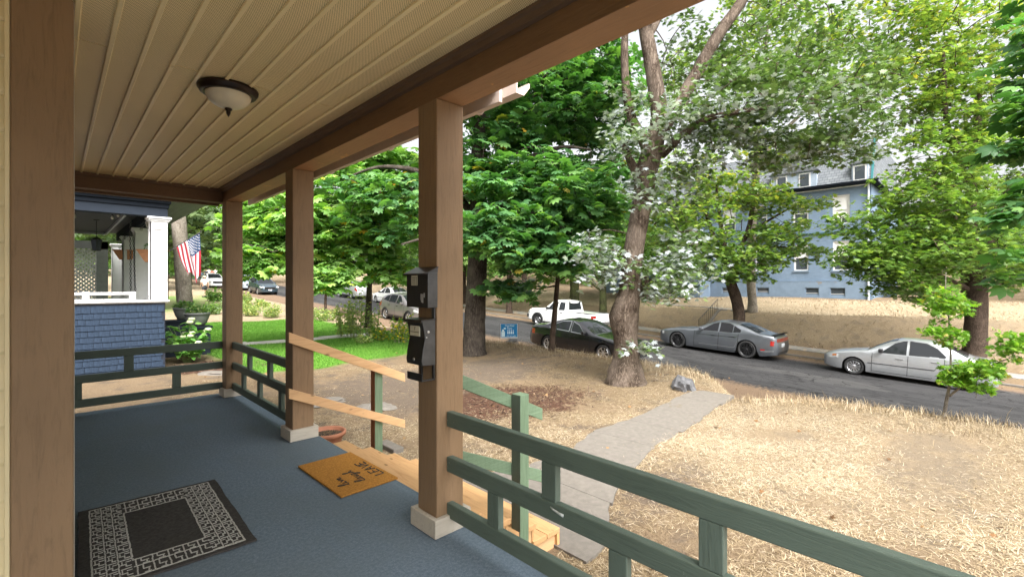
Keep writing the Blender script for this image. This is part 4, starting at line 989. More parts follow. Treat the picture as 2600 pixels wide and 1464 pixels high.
# ------------------------------------------------------------------ cars
def make_car(label, cat, spec, body_mat, front_axle, facing=1, group='cars parked along the street'):
    L, W, wb, foh, rw = spec['L'], spec['W'], spec['wb'], spec['foh'], spec['rw']
    xt, zt_ = zip(*spec['top']); xb_, zb_ = zip(*spec['belt'])
    xp, wp = zip(*spec.get('plan', [(0, .74), (.12, .84), (.35, .93), (.9, .99), (1.5, 1), (L - 1.4, 1), (L - .5, .965), (L - .12, .88), (L, .80)]))
    z0 = spec.get('z0', .19); ra = rw + .055; tum = spec.get('tum', .42); ax = (foh, foh + wb)
    zt = lambda x: float(np.interp(x, xt, zt_))
    bl = lambda x: min(float(np.interp(x, xb_, zb_)), zt(x) - .035)
    ws = lambda x: W / 2 * float(np.interp(x, xp, wp))
    wf = lambda z: 1 - .10 * max(0, (.40 - z) / .4) ** 1.4 - .07 * max(0, (z - .60) / .5) ** 1.3
    def zl(x):
        z = z0 + .06 * max(0, (.35 - x) / .35) + .10 * max(0, (x - L + .45) / .45)
        for a in ax:
            d2 = ra * ra - (x - a) ** 2
            if d2 > 0: z = max(z, rw + math.sqrt(d2))
        return min(z, bl(x) - .08)
    def side(x, t): z = zl(x) + (bl(x) - zl(x)) * t; return ws(x) * wf(z), z
    def sidez(x, z): return ws(x) * wf(z)
    def roofedge(x):
        h = zt(x) - bl(x); dr = min(.055, .4 * h); y4 = side(x, 1)[0]; return y4 - (h - dr) * tum - .02, zt(x) - dr
    def green(x, g):
        y4, z4 = side(x, 1); ye, ze = roofedge(x); return y4 + (ye - y4) * g, z4 + (ze - z4) * g
    def top(x, f):
        ye, ze = roofedge(x); return ye * f, ze + (zt(x) - ze) * (1 - abs(f) ** 2.2)
    th = math.atan(.048); up = Vector((0, -math.sin(th), math.cos(th))); fw = Vector((0, math.cos(th), math.sin(th))) * facing
    lf = up.cross(fw)
    mat = Matrix(((fw.x, lf.x, up.x, front_axle[0]), (fw.y, lf.y, up.y, front_axle[1]), (fw.z, lf.z, up.z, front_axle[2]), (0, 0, 0, 1)))
    root = empty(spec['name'], label, cat, group=group); root.matrix_world = mat
    X = lambda x: foh - x
    ts = [0, .08, .2, .36, .52, .68, .82, .92, 1]; gs = [.5, 1]; fs = [.86, .6, .3, 0]
    xs = set(np.linspace(0, L, 46))
    for a in ax: xs |= set(a + ra * np.sin(np.linspace(-math.pi / 2, math.pi / 2, 13)))
    xs |= set(xt); xs = sorted(x for x in xs if 0 <= x <= L); q = [xs[0]]
    for x in xs[1:]:
        if x - q[-1] > .012: q.append(x)
    q[-1] = L; xs = q
    m = MB(); rows = []
    for i, x in enumerate(xs):
        sec = [side(x, t) for t in ts] + [green(x, g) for g in gs] + [top(x, f) for f in fs]
        e = -1 if i == 0 else (1 if i == len(xs) - 1 else 0)
        pts = []
        for (y, z) in sec:
            xx = x + (e * .06 * (1 - min(1, ((z - .5) / .42) ** 2)) if e else 0); pts.append((X(xx), y, z))
        rows.append(pts + [(p[0], -p[1], p[2]) for p in pts[-2::-1]])
    n = len(rows[0]); V = [p for r_ in rows for p in r_]; F = []
    for i in range(len(rows) - 1):
        for k in range(n - 1): F.append((i*n+k, (i+1)*n+k, (i+1)*n+k+1, i*n+k+1))
    F.append(tuple(range(n))); F.append(tuple((len(rows)-1)*n + k for k in range(n))[::-1])
    m.add(V, F); m.build('body', body_mat, root, smooth=True)
    m = MB(); m.box((X(L - .25), -W/2 + .2, .17), (X(.25), W/2 - .2, .62)); m.build('underbody', M['seam'], root)
    m = MB()
    for a in ax: m.box((X(a + ra + .03), -W/2 + .21, .3), (X(a - ra - .03), W/2 - .21, rw + ra - .04))
    m.build('wheel_well', M['seam'], root)
    for a in ax:
        for s_ in (1, -1):
            w = empty('wheel', parent=root, loc=(X(a), s_ * (W / 2 - .125), rw), rot=(R(-90) * s_, random.uniform(0, 6), 0)); w.rotation_euler = (R(-90) * s_, 0, 0)
            m = MB(); hw = .105; ri = spec.get('rim', .68) * rw
            m.lathe([(ri, -hw * .8), (rw - .03, -hw), (rw - .006, -hw * .7), (rw, -hw * .3), (rw, hw * .3), (rw - .006, hw * .7), (rw - .03, hw), (ri, hw * .8)], 36, close=True); m.build('tyre', M['rubber'], w, smooth=True)
            m = MB(); m.lathe([(ri, -.08), (ri + .004, .07), (ri - .012, .088), (ri - .028, .07), (ri - .03, .01)], 36); rm = spec.get('rimmat', M['chrome'])
            ns = spec.get('spokes', 5); a0 = random.uniform(0, 6)
            for k in range(ns):
                an = a0 + 2 * math.pi * k / ns
                for off in spec.get('split', (0,)):
                    c1, s1 = math.cos(an), math.sin(an); c2, s2 = math.cos(an + off), math.sin(an + off)
                    m.bar((.03 * c1, .03 * s1, .062), ((ri - .012) * c2, (ri - .012) * s2, .072), spec.get('spw', .05), .022)
            m.lathe([(.055, .04), (.055, .075), (.045, .082), (.005, .083)], 16); m.build('rim', rm, w)
            m = MB(); m.lathe([(ri - .02, .0), (ri - .02, .012)], 24); m.build('brake_disc', M['seam'], w)
    def patch(x0, x1, t0, t1, nx_, nt, fn, off, s_=1):
        m = MB(); P = []
        for i in range(nx_ + 1):
            for j in range(nt + 1):
                x = x0 + (x1 - x0) * i / nx_; y, z = fn(x, t0 + (t1 - t0) * j / nt); P.append((X(x), s_ * (y + off), z))
        m.add(P, [(i*(nt+1)+j, (i+1)*(nt+1)+j, (i+1)*(nt+1)+j+1, i*(nt+1)+j+1) for i in range(nx_) for j in range(nt)]); return m
    # doors with handles, gaps
    gap = MB()
    for s_ in (1, -1):
        for (xa, xb) in spec['doors']:
            m = patch(xa + .006, xb - .006, .10, .985, 12, 8, side, .004, s_); d_ = m.build('door', body_mat, root, smooth=True)
            hx = xb - .22; hz = bl(hx) - .13
            m = MB(); y = sidez(hx, hz); m.box((X(hx + .10), s_ * y + (.0045 if s_ > 0 else -.03), hz - .012), (X(hx - .10), s_ * y + (.03 if s_ > 0 else -.0045), hz + .014)); m.build('handle', spec.get('handlemat', M['seam']), d_, bevel=.004)
        for xg in sorted({x for d in spec['doors'] for x in d}):
            p = patch(xg - .007, xg + .007, .06, .99, 1, 8, side, .0055, s_); gap.add(p.v, p.f)
        for (a, b) in ((.10, .115),):
            p = patch(spec['doors'][0][0], spec['doors'][-1][1], a, b, 12, 1, side, .0055, s_); gap.add(p.v, p.f)
    gap.build('panel_gaps', M['seam'], root)['kind'] = 'stuff'
    for s_ in (1, -1):
        for poly in spec['windows']:
            for (sc, off, mt, nm) in ((1.0, .006, spec.get('glass', M['carglass']), 'side_window'), (1.05, .0035, spec.get('winframe', M['plasticblack']), 'window_frame')):
                cxm = sum(p[0] for p in poly) / len(poly); cg = sum(p[1] for p in poly) / len(poly)
                pts = [(cxm + (p[0] - cxm) * sc, cg + (p[1] - cg) * (1 + (sc - 1) * 2.4)) for p in poly]
                m = MB(); P = []
                for (x, g) in pts: y, z = green(x, g); P.append((X(x), s_ * (y + off), z))
                m.add(P, [tuple(range(len(P)))]); m.build(nm, mt, root)
        xm = spec['mirror']; y, z = green(xm, .08)
        m = MB(); m.box((X(xm + .06), s_ * y - .04 if s_ > 0 else s_ * y - .17, z + .02), (X(xm - .06), s_ * y + .17 if s_ > 0 else s_ * y + .04, z + .14)); m.build('mirror', spec.get('mirrormat', body_mat), root, bevel=.025, segs=3)
        for (nm, x0, x1, ta, tb, mt) in spec['lights']:
            m = patch(x0, x1, ta, tb, 6, 3, side, .006, s_); m.build(nm, mt, root)
        for (nm, x0, x1, ta, tb, mt) in spec.get('trims', []):
            m = patch(x0, x1, ta, tb, 24, 1, side, .010, s_); m.build(nm, mt, root)
    for (nm, x0, x1) in (('windshield', *spec['ws']), ('rear_window', *spec['rw_'])):
        m = MB(); P = []; nx_, nf = 8, 10
        for i in range(nx_ + 1):
            for j in range(nf + 1):
                x = x0 + (x1 - x0) * i / nx_; f = -.90 + 1.8 * j / nf; y, z = top(x, f); P.append((X(x), y, z + .007))
        m.add(P, [(i*(nf+1)+j, (i+1)*(nf+1)+j, (i+1)*(nf+1)+j+1, i*(nf+1)+j+1) for i in range(nx_) for j in range(nf)]); m.build(nm, M['carglass'], root, smooth=True)
    for e, xx in ((-1, 0), (1, L)):
        zr = spec['ends'][e]
        for (nm, y0, y1, za, zb, mt) in zr:
            zc = (za + zb) / 2; xo = xx + e * .06 * (1 - min(1, ((zc - .5) / .42) ** 2))
            for s_ in ((1, -1) if y0 > 0 else (1,)):
                a, b = sorted((s_ * y0, s_ * y1)); m = MB(); m.box((X(xo) - (.012 if e > 0 else .03), a, za), (X(xo) + (.03 if e > 0 else .012), b, zb)); m.build(nm, mt, root, bevel=.006)
    for f in spec.get('extra', []): f(root, X, top, side, patch)
    return root
LRED = simple('tail_lamp_red', (.30, .015, .012), .15, .1, 20, spec=.6, coat=1.); LWHT = simple('head_lamp_clear', (.45, .46, .46), .1, .1, 20, spec=.7, coat=1.); LAMB = simple('amber_lamp', (.5, .16, .02), .2, .1, coat=1.)
PLATE = simple('licence_plate', (.6, .62, .66), .5, .1, 40)
P_grey = paint('gunmetal_paint', (.125, .135, .15), .6, .30); P_silver = paint('silver_paint', (.42, .435, .45), .6, .30); P_black = paint('black_paint', (.010, .010, .012), .2, .16); P_white = paint('white_paint', (.74, .74, .73), 0, .30)
P_bluegrey = paint('dark_teal_paint', (.035, .06, .08), .5, .25); P_suv = paint('warm_grey_paint', (.17, .16, .16), .6, .3); P_lightblue = paint('pale_blue_paint', (.40, .47, .55), .5, .3); P_dark = paint('charcoal_paint', (.03, .032, .035), .4, .25)
def spoiler(root, X, top, side, patch):
    m = MB(); P = []
    for y in np.linspace(-.72, .72, 9):
        z = 1.055 - .05 * (abs(y) / .72) ** 3; P += [(X(4.82), y, z + .02), (X(5.06), y, z + .085), (X(5.06), y, z + .065), (X(4.84), y, z + .0)]
    F = []
    for i in range(8):
        for k in range(4): F.append((4*i+k, 4*i+(k+1) % 4, 4*i+4+(k+1) % 4, 4*i+4+k))
    m.add(P, F); m.build('spoiler', M['plasticblack'], root)
sedan_plan = None
ch = dict(name='parked_car', L=5.05, W=1.90, wb=3.05, foh=.92, rw=.365, rim=.74, z0=.17, spokes=10, split=(-.13, .13), spw=.022, rimmat=M['darkalloy'],
    top=[(0, .74), (.06, .80), (.25, .855), (.7, .93), (1.2, .985), (1.62, 1.02), (1.9, 1.155), (2.3, 1.34), (2.55, 1.425), (2.85, 1.468), (3.15, 1.468), (3.5, 1.42), (3.9, 1.30), (4.25, 1.17), (4.5, 1.095), (4.7, 1.075), (4.95, 1.07), (5.05, .99)],
    belt=[(0, .70), (.3, .78), (1.3, .915), (2.0, .945), (3.5, .985), (4.0, 1.02), (4.6, 1.0), (5.05, .93)],
    doors=[(1.72, 2.80), (2.80, 3.62)], windows=[[(2.02, .14), (2.50, .84), (2.74, .93), (2.74, .10)], [(2.83, .10), (2.83, .93), (3.20, .92), (3.36, .82), (3.36, .10)], [(3.40, .10), (3.40, .78), (3.70, .48), (3.68, .18)]],
    glass=glassmat('dark_tinted_glass', (.006, .006, .007), .12), mirror=2.02, ws=(1.68, 2.44), rw_=(3.58, 4.38), handlemat=P_grey,
    lights=[('headlight', .02, .20, .72, .96, LWHT), ('taillight', 4.86, 5.04, .56, .84, LRED), ('side_marker', 4.52, 4.68, .30, .36, LRED)],
    ends={-1: [('grille', -.42, .42, .52, .70, M['seam'])], 1: [('taillight', .02, .70, .78, .92, LRED), ('licence_plate', -.16, .16, .56, .70, PLATE), ('rear_valance', -.6, .6, .26, .38, M['plasticblack'])]},
    trims=[('door_scallop_shading', 1.80, 3.6, .80, .815, M['seam']), ('door_scallop_shading', 1.95, 3.7, .26, .275, P_silver), ('bumper_crease_highlight', 4.52, 5.02, .24, .27, P_silver)], extra=[spoiler])  # strips paint crease shade and highlight onto the smooth panels
def rz(x, y): return Vector((x, y, float(road_z(y))))
make_car('matte grey muscle sedan with black wheels and a rear spoiler', 'car', ch, P_grey, rz(21.75, 10.3), 1)
co = dict(name='parked_car', L=4.53, W=1.70, wb=2.62, foh=.90, rw=.305, rim=.70, z0=.17, spokes=12, spw=.028, split=(-.06, .06),
    top=[(0, .64), (.06, .70), (.3, .79), (.7, .875), (1.1, .945), (1.25, .975), (1.55, 1.16), (1.9, 1.36), (2.15, 1.44), (2.5, 1.475), (2.9, 1.465), (3.2, 1.42), (3.5, 1.30), (3.8, 1.13), (3.98, 1.065), (4.3, 1.04), (4.45, 1.01), (4.53, .92)],
    belt=[(0, .60), (.3, .70), (1.1, .87), (2.0, .905), (3.2, .94), (3.8, .96), (4.53, .88)],
    doors=[(1.42, 2.40), (2.40, 3.32)], windows=[[(1.66, .12), (2.02, .82), (2.24, .93), (2.34, .94), (2.34, .08)], [(2.44, .08), (2.44, .94), (2.85, .90), (3.12, .70), (3.34, .22), (3.30, .10)]],
    mirror=1.66, ws=(1.28, 2.08), rw_=(3.20, 3.86), mirrormat=M['plasticblack'], handlemat=P_silver,
    lights=[('headlight', .05, .42, .70, .95, LWHT), ('turn_signal', .22, .36, .82, .94, LAMB), ('taillight', 4.20, 4.50, .66, .92, LRED)],
    ends={-1: [('lower_grille', -.45, .45, .28, .38, M['seam']), ('grille', -.30, .30, .52, .60, M['seam'])], 1: [('taillight', .42, .66, .72, .88, LRED), ('licence_plate', -.16, .16, .70, .82, PLATE)]},
    trims=[('side_moulding', 1.30, 3.55, .46, .50, M['grey_metal']), ('side_moulding', 1.30, 3.55, .505, .52, P_silver)])
make_car('silver compact sedan parked behind the leafy sapling', 'car', co, P_silver, rz(21.68, 3.55), 1)
tl = dict(name='parked_car', L=4.90, W=1.86, wb=2.78, foh=1.0, rw=.335, rim=.72, z0=.17, spokes=7, spw=.045, winframe=M['chrome'],
    top=[(0, .68), (.06, .74), (.3, .83), (.8, .915), (1.3, .98), (1.45, 1.0), (1.85, 1.20), (2.25, 1.38), (2.5, 1.44), (2.85, 1.455), (3.2, 1.43), (3.6, 1.32), (4.0, 1.17), (4.25, 1.11), (4.6, 1.085), (4.8, 1.06), (4.9, .95)],
    belt=[(0, .64), (.3, .74), (1.3, .90), (2.2, .935), (3.5, .98), (4.2, 1.02), (4.9, .92)],
    doors=[(1.62, 2.66), (2.66, 3.56)], windows=[[(1.88, .12), (2.3, .84), (2.58, .94), (2.58, .10)], [(2.70, .10), (2.70, .94), (3.1, .90), (3.42, .70), (3.72, .24), (3.66, .12)]],
    mirror=1.90, ws=(1.50, 2.38), rw_=(3.46, 4.14), handlemat=P_black,
    lights=[('headlight', .06, .46, .68, .92, LWHT), ('taillight', 4.58, 4.86, .62, .90, LRED)],
    ends={-1: [('grille', -.40, .40, .44, .62, M['seam'])], 1: [('taillight', .40, .70, .78, .94, LRED), ('licence_plate', -.16, .16, .76, .88, PLATE)]},
    trims=[('chrome_sill', 1.5, 3.7, .06, .075, M['chrome'])])
def sunroof(root, X, top, side, patch):
    m = MB(); P = []
    for i in range(5):
        for j in range(7): x = 2.5 + .45 * i / 4; y, z = top(x, -.55 + 1.1 * j / 6); P.append((X(x), y, z + .006))
    m.add(P, [(i*7+j, (i+1)*7+j, (i+1)*7+j+1, i*7+j+1) for i in range(4) for j in range(6)]); m.build('sunroof', M['carglass'], root, smooth=True)
tl['extra'] = [sunroof]
make_car('glossy black sedan parked beside the yard, partly behind the maple trunk', 'car', tl, P_black, rz(15.80, 10.35), -1)
# white pickup
def pickup_bits(root, X, top, side, patch):
    m = MB(); m.box((X(4.76), -.70, .70), (X(3.10), .70, 1.062)); m.build('bed_liner', M['seam'], root)
    m = MB()
    for s_ in (1, -1): m.box((X(4.86), s_ * .80 - .035, 1.062), (X(3.06), s_ * .80 + .035, 1.085))
    m.box((X(4.87), -.76, 1.060), (X(4.80), .76, 1.083)); m.build('bed_rail_cap', M['plasticblack'], root, bevel=.008)
    for s_ in (1, -1):
        for a in (.86, .86 + 3.19):
            m = MB(); P = []
            for i in range(15):
                an = math.pi * i / 14; c, s1 = math.cos(an), math.sin(an)
                for (rr, yo) in ((.40, .0), (.475, .0), (.475, .045), (.40, .055)): P.append((X(a - c * rr), s_ * (.835 + yo), .375 + s1 * rr))
            m.add(P, [(4*i+k, 4*i+(k+1) % 4, 4*i+4+(k+1) % 4, 4*i+4+k) for i in range(14) for k in range(4)]); m.build('fender_flare', M['grey_metal'], root)
    m = MB(); m.box((X(5.12), -.80, .48), (X(4.96), .80, .62)); m.build('rear_bumper', M['chrome'], root, bevel=.02)
    m = MB(); m.box((X(4.985), -.06, .90), (X(4.955), .06, .96)); m.build('tailgate_handle', M['plasticblack'], root)
    m = MB(); m.box((X(.08), -.82, .48), (X(-.10), .82, .68)); m.build('front_bumper', M['plasticblack'], root, bevel=.03)
    m = MB(); y0 = .845
    for (xa, za, xb, zb) in ((1.95, .82, 2.10, .74), (2.05, .80, 2.28, .66), (2.2, .72, 2.45, .58), (2.3, .60, 2.55, .62), (2.12, .66, 2.35, .55), (2.4, .66, 2.72, .60)):
        m.bar((X(xa), .862, za), (X(xb), .862, zb), .006, .035)
    m.build('door_decal', M['ink'], root)
    y, z = side(2.8, 1)
    m = MB(); m.add([(X(3.065), -.60, 1.16), (X(3.065), .60, 1.16), (X(2.985), .54, 1.58), (X(2.985), -.54, 1.58)], [(0, 1, 2, 3)]); m.build('rear_cab_window', M['carglass'], root)
pk = dict(name='pickup_truck', L=4.98, W=1.76, wb=3.19, foh=.86, rw=.375, rim=.56, z0=.36, spokes=5, spw=.065, tum=.30,
    top=[(0, .90), (.06, .98), (.3, 1.06), (1.2, 1.13), (1.32, 1.15), (1.6, 1.37), (1.9, 1.62), (2.05, 1.68), (2.5, 1.70), (2.9, 1.685), (2.98, 1.64), (3.05, 1.12), (3.10, 1.075), (4.88, 1.075), (4.98, 1.06)],
    belt=[(0, .84), (.3, .98), (1.2, 1.06), (3.0, 1.09), (3.1, 1.04), (4.98, 1.02)],
    plan=[(0, .86), (.1, .94), (.4, .985), (1, 1), (4, 1), (4.9, .99), (4.98, .97)],
    doors=[(1.42, 2.42), (2.42, 2.92)], windows=[[(1.60, .10), (1.92, .82), (2.34, .86), (2.34, .08)], [(2.47, .08), (2.47, .86), (2.86, .84), (2.90, .10)]],
    mirror=1.62, ws=(1.36, 1.90), rw_=(2.965, 2.985), mirrormat=M['plasticblack'],
    lights=[('headlight', .03, .2, .70, .92, LWHT), ('taillight', 4.80, 4.975, .52, .93, LRED)],
    ends={-1: [('grille', -.5, .5, .72, .90, M['seam'])], 1: [('taillight', .62, .83, .72, 1.0, LRED), ('licence_plate', -.16, .16, .62, .71, PLATE)]}, extra=[pickup_bits])
make_car('white pickup truck with an open bed and black fender flares', 'pickup truck', pk, P_white, rz(21.95, 19.4), 1)
suv = dict(name='parked_car', L=4.60, W=1.84, wb=2.68, foh=.92, rw=.355, rim=.70, z0=.24, spokes=5, spw=.05, split=(-.1, .1),
    top=[(0, .84), (.06, .92), (.3, 1.0), (.9, 1.08), (1.15, 1.12), (1.6, 1.40), (2.0, 1.60), (2.3, 1.665), (2.9, 1.68), (3.6, 1.63), (4.1, 1.50), (4.4, 1.22), (4.55, 1.05), (4.6, .95)],
    belt=[(0, .80), (.3, .90), (1.1, 1.03), (3.4, 1.10), (4.3, 1.16), (4.6, .93)],
    doors=[(1.42, 2.42), (2.42, 3.36)], windows=[[(1.6, .12), (2.05, .84), (2.34, .92), (2.34, .1)], [(2.47, .1), (2.47, .92), (3.25, .90), (3.25, .12)], [(3.33, .14), (3.33, .88), (3.75, .78), (3.95, .30)]],
    mirror=1.62, ws=(1.18, 2.08), rw_=(3.92, 4.38), lights=[('headlight', .05, .42, .74, .95, LWHT), ('taillight', 4.2, 4.56, .66, .94, LRED)],
    ends={-1: [('grille', -.5, .5, .56, .80, M['seam']), ('headlight', .55, .80, .72, .86, LWHT), ('licence_plate', -.16, .16, .44, .56, PLATE)], 1: [('licence_plate', -.16, .16, .8, .92, PLATE)]},
    trims=[('sill_cladding', 1.3, 3.3, .0, .16, M['plasticblack'])])
make_car('grey crossover beyond the yellow flowering plants', 'car', suv, P_suv, rz(15.75, 24.0), -1)
make_car('dark teal wagon facing the camera on the left of the far street', 'car', suv, P_bluegrey, rz(15.3, 51.0), -1)
make_car('pale blue van-like wagon parked right behind the dark teal wagon', 'car', suv, P_lightblue, rz(15.6, 58.5), -1)
make_car('white hatchback parked on the far kerb beyond the grey crossover', 'car', co, P_white, rz(21.4, 38.6), 1)
make_car('silver crossover parked far up the street behind the tall garden plants', 'car', suv, P_silver, rz(21.4, 46.0), 1)
make_car('dark crossover at the far kerb, half hidden by low chestnut leaves', 'car', suv, P_dark, rz(21.4, 53.0), 1)
make_car('white wagon up the street beside the walking people', 'car', suv, P_white, rz(13.6, 64.0), -1)

# ------------------------------------------------------------------ people
def skinned(name, verts, edges, radii, mat, parent, sub=2):
    me = bpy.data.meshes.new(name); me.from_pydata(verts, edges, []); me.materials.append(mat)
    o = bpy.data.objects.new(name, me); COL.objects.link(o); o.parent = parent
    s = o.modifiers.new('skin', 'SKIN'); s.use_smooth_shade = True
    for i, r_ in enumerate(radii): sv = me.skin_vertices[0].data[i]; sv.radius = (r_, r_) if not isinstance(r_, tuple) else r_; sv.use_root = (i == 0)
    d = o.modifiers.new('sub', 'SUBSURF'); d.levels = sub; d.render_levels = sub; return o
def person(label, loc, face, h, shirt, shorts, hair, cap=None, stride=.0, fine=False, group=None):
    p = empty('person', label, 'person', loc, (0, 0, face), group); k = h / 1.75
    J = [(0, 0, .94), (0, .01, 1.15), (0, 0, 1.34), (0, .01, 1.47), (0, .025, 1.56), (0, .03, 1.66), (0, .02, 1.73)]; E_ = [(0, 1), (1, 2), (2, 3), (3, 4), (4, 5), (5, 6)]; rr = [.135, .13, .15, .055, .075, .095, .05]
    for s_ in (1, -1):
        b = len(J); sw = stride * s_
        J += [(s_ * .19, 0, 1.40), (s_ * .25, -.02 - .06 * sw, 1.12), (s_ * .265, .05 - .2 * sw, .90), (s_ * .262, .07 - .22 * sw, .83)]; E_ += [(2, b), (b, b + 1), (b + 1, b + 2), (b + 2, b + 3)]; rr += [.062, .048, .034, .04]
        if fine:
            for (dx, dy, dz, l) in ((-.012, .03, -.07, 1), (-.003, .02, -.095, 1), (.006, .008, -.10, 1), (.012, -.004, -.09, 1), (-.03, .035, -.03, 1)):
                q = len(J); J += [(s_ * .262 + dx * s_ * .8, .07 - .22 * sw + dy * .7, .83 + dz * .55), (s_ * .262 + dx * s_, .07 - .22 * sw + dy + .012, .83 + dz)]; E_ += [(b + 3, q), (q, q + 1)]; rr += [.010, .007]
        b = len(J); J += [(s_ * .095, 0, .88), (s_ * .11, .02 + .14 * sw, .50), (s_ * .12, -.03 + .22 * sw, .09), (s_ * .13, .12 + .22 * sw, .04)]; E_ += [(0, b), (b, b + 1), (b + 1, b + 2), (b + 2, b + 3)]; rr += [.095, .062, .042, .035]
    J = [tuple(c * k for c in j) for j in J]; rr = [r_ * k for r_ in rr]
    skinned('body', J, E_, rr, M['skin'], p)
    S = [(0, 0, .92), (0, .01, 1.15), (0, 0, 1.36), (0, .0, 1.45)]; Es = [(0, 1), (1, 2), (2, 3)]; rs = [.17, .155, .17, .075]
    for s_ in (1, -1): b = len(S); S += [(s_ * .20, 0, 1.395), (s_ * .245, -.015, 1.20)]; Es += [(2, b), (b, b + 1)]; rs += [.085, .075]
    skinned('shirt', [tuple(c * k for c in j) for j in S], Es, [r_ * k for r_ in rs], shirt, p)
    S = [(0, 0, 1.0), (0, 0, .88)]; Es = [(0, 1)]; rs = [.155, .15]
    for s_ in (1, -1): b = len(S); S += [(s_ * .095, .01 + .06 * stride * s_, .74), (s_ * .11, .02 + .13 * stride * s_, .54)]; Es += [(1, b), (b, b + 1)]; rs += [.115, .10]
    skinned('shorts', [tuple(c * k for c in j) for j in S], Es, [r_ * k for r_ in rs], shorts, p)
    m = MB(); m.lathe([(.098 * k, 0), (.104 * k, .05 * k), (.085 * k, .10 * k), (.04 * k, .125 * k), (.003, .13 * k)], 16, Matrix.Translation((0, .02 * k, 1.645 * k)))
    if cap: m.lathe([(.17 * k, .002), (.165 * k, .01), (.09 * k, .03)], 16, Matrix.Translation((0, .03 * k, 1.65 * k))) 
    m.build('hat' if cap else 'hair', cap or hair, p, smooth=True)
    m = MB()
    for s_ in (1, -1): m.box((s_ * .125 * k - .05 * k, (-.08 + .22 * stride * s_) * k, 0), (s_ * .125 * k + .05 * k, (.19 + .22 * stride * s_) * k, .085 * k))
    m.build('shoes', M['denim'], p, bevel=.02)
    m = MB(); m.lathe([(.015 * k, -.02 * k), (.02 * k, 0), (.006 * k, .03 * k)], 8, Matrix.Translation((0, .128 * k, 1.61 * k)))
    for s_ in (1, -1): m.lathe([(.012 * k, -.025 * k), (.016 * k, 0), (.01 * k, .028 * k)], 8, Matrix.Translation((s_ * .098 * k, .02 * k, 1.62 * k)))
    m.build('nose_and_ears', M['skin'], p, smooth=True)
    return p
hairm = simple('brown_hair', (.07, .04, .025), .8); strawhat = simple('straw_hat_weave', (.55, .48, .36), .8)
gzs = lambda x, y: float(gz(x, y))
person('man seen from behind in white t-shirt, dark shorts and pale hat on the grass', (9.15, 46.9, gzs(9.15, 46.9)), R(10), 1.80, M['whitecloth'], M['denim'], hairm, strawhat, .35, True)
teal = simple('pale_blue_cloth', (.30, .42, .5), .9); red = simple('rust_cloth', (.30, .10, .07), .9)
for i, (u, d_, sh, so_, lab) in enumerate(((512, 66, teal, M['denim'], 'person in a pale blue shirt nearest the flag, far up the street'), (524, 74, M['denim'], M['denim'], 'person in dark clothes in the far group beside the pale blue shirt'),
        (531, 78, M['whitecloth'], M['denim'], 'person in a white top in the middle of the far group'), (539, 76, red, M['denim'], 'person in a rust red top at the far group'), (547, 80, M['whitecloth'], red, 'person in a white top with rust trousers at the end of the far group'))):
    q = at(u, 700, d_); person(lab, (q.x, q.y, gzs(q.x, q.y)), R(180 if i % 2 else 20), 1.68 + .05 * (i % 3), sh, so_, hairm, None, .3, group='people walking far up the street')

# ------------------------------------------------------------------ yard sign, rocks, bits
sg = empty('yard_sign', 'small blue painter yard sign with white lettering standing by the street', 'sign', tuple(Vector((11.9, 12.35, gzs(11.9, 12.35)))), (0, 0, R(-47)))
SB = simple('sign_blue', (.01, .18, .42), .5, .06)
zc = at(1304, 839, 17.1).z - sg.location.z
m = MB(); m.box((-.30, -.006, zc - .235), (.30, .006, zc + .235)); m.build('board', SB, sg)
m = MB(); m.box((-.31, -.009, zc - .275), (.31, .009, zc - .236)); m.box((-.312, -.009, zc - .236), (-.3005, .009, zc + .24)); m.box((.3005, -.009, zc - .236), (.312, .009, zc + .24)); m.build('frame', M['white'], sg)
m = MB(); m.tube([(-.26, .012, zc - .24), (-.26, .012, -.15)], .006, 6); m.tube([(.26, .012, zc - .24), (.26, .012, -.15)], .006, 6); m.build('stake', M['grey_metal'], sg)
def text(s, size, loc, parent, mat, shear=0.):
    cu = bpy.data.curves.new('lettering', 'FONT'); cu.body = s; cu.size = size; cu.extrude = .0015; cu.shear = shear; cu.align_x = 'CENTER'; cu.materials.append(mat)
    return as_mesh(cu, parent, loc, (R(90), 0, 0))
PB = simple('sign_print', (.62, .76, .82), .5, .04)
text('Dignified', .095, (.02, -.009, zc + .15), sg, PB); text('Paint', .095, (.02, -.009, zc + .055), sg, PB); text('509 263 2684', .062, (.08, -.009, zc - .215), sg, PB)
m = MB()
for i in range(4):
    x = -.04 + i * .065; m.lathe([(.012, 0), (.02, .01), (.003, .03)], 8, Matrix.Translation((x, -.009, zc + .0))); m.prism([(x - .012, zc - .01), (x + .012, zc - .01), (x + .024, zc - .12), (x - .024, zc - .12)], -.0095, -.0065, 1)
m.box((-.28, -.0095, zc - .22), (-.15, -.0065, zc - .05)); m.prism([(-.27, zc - .04), (-.16, zc - .04), (-.20, zc + .04), (-.24, zc + .04)], -.0095, -.0065, 1); m.box((-.19, -.0095, zc + .05), (-.12, -.0065, zc + .10)); m.build('printed_figures', PB, sg)

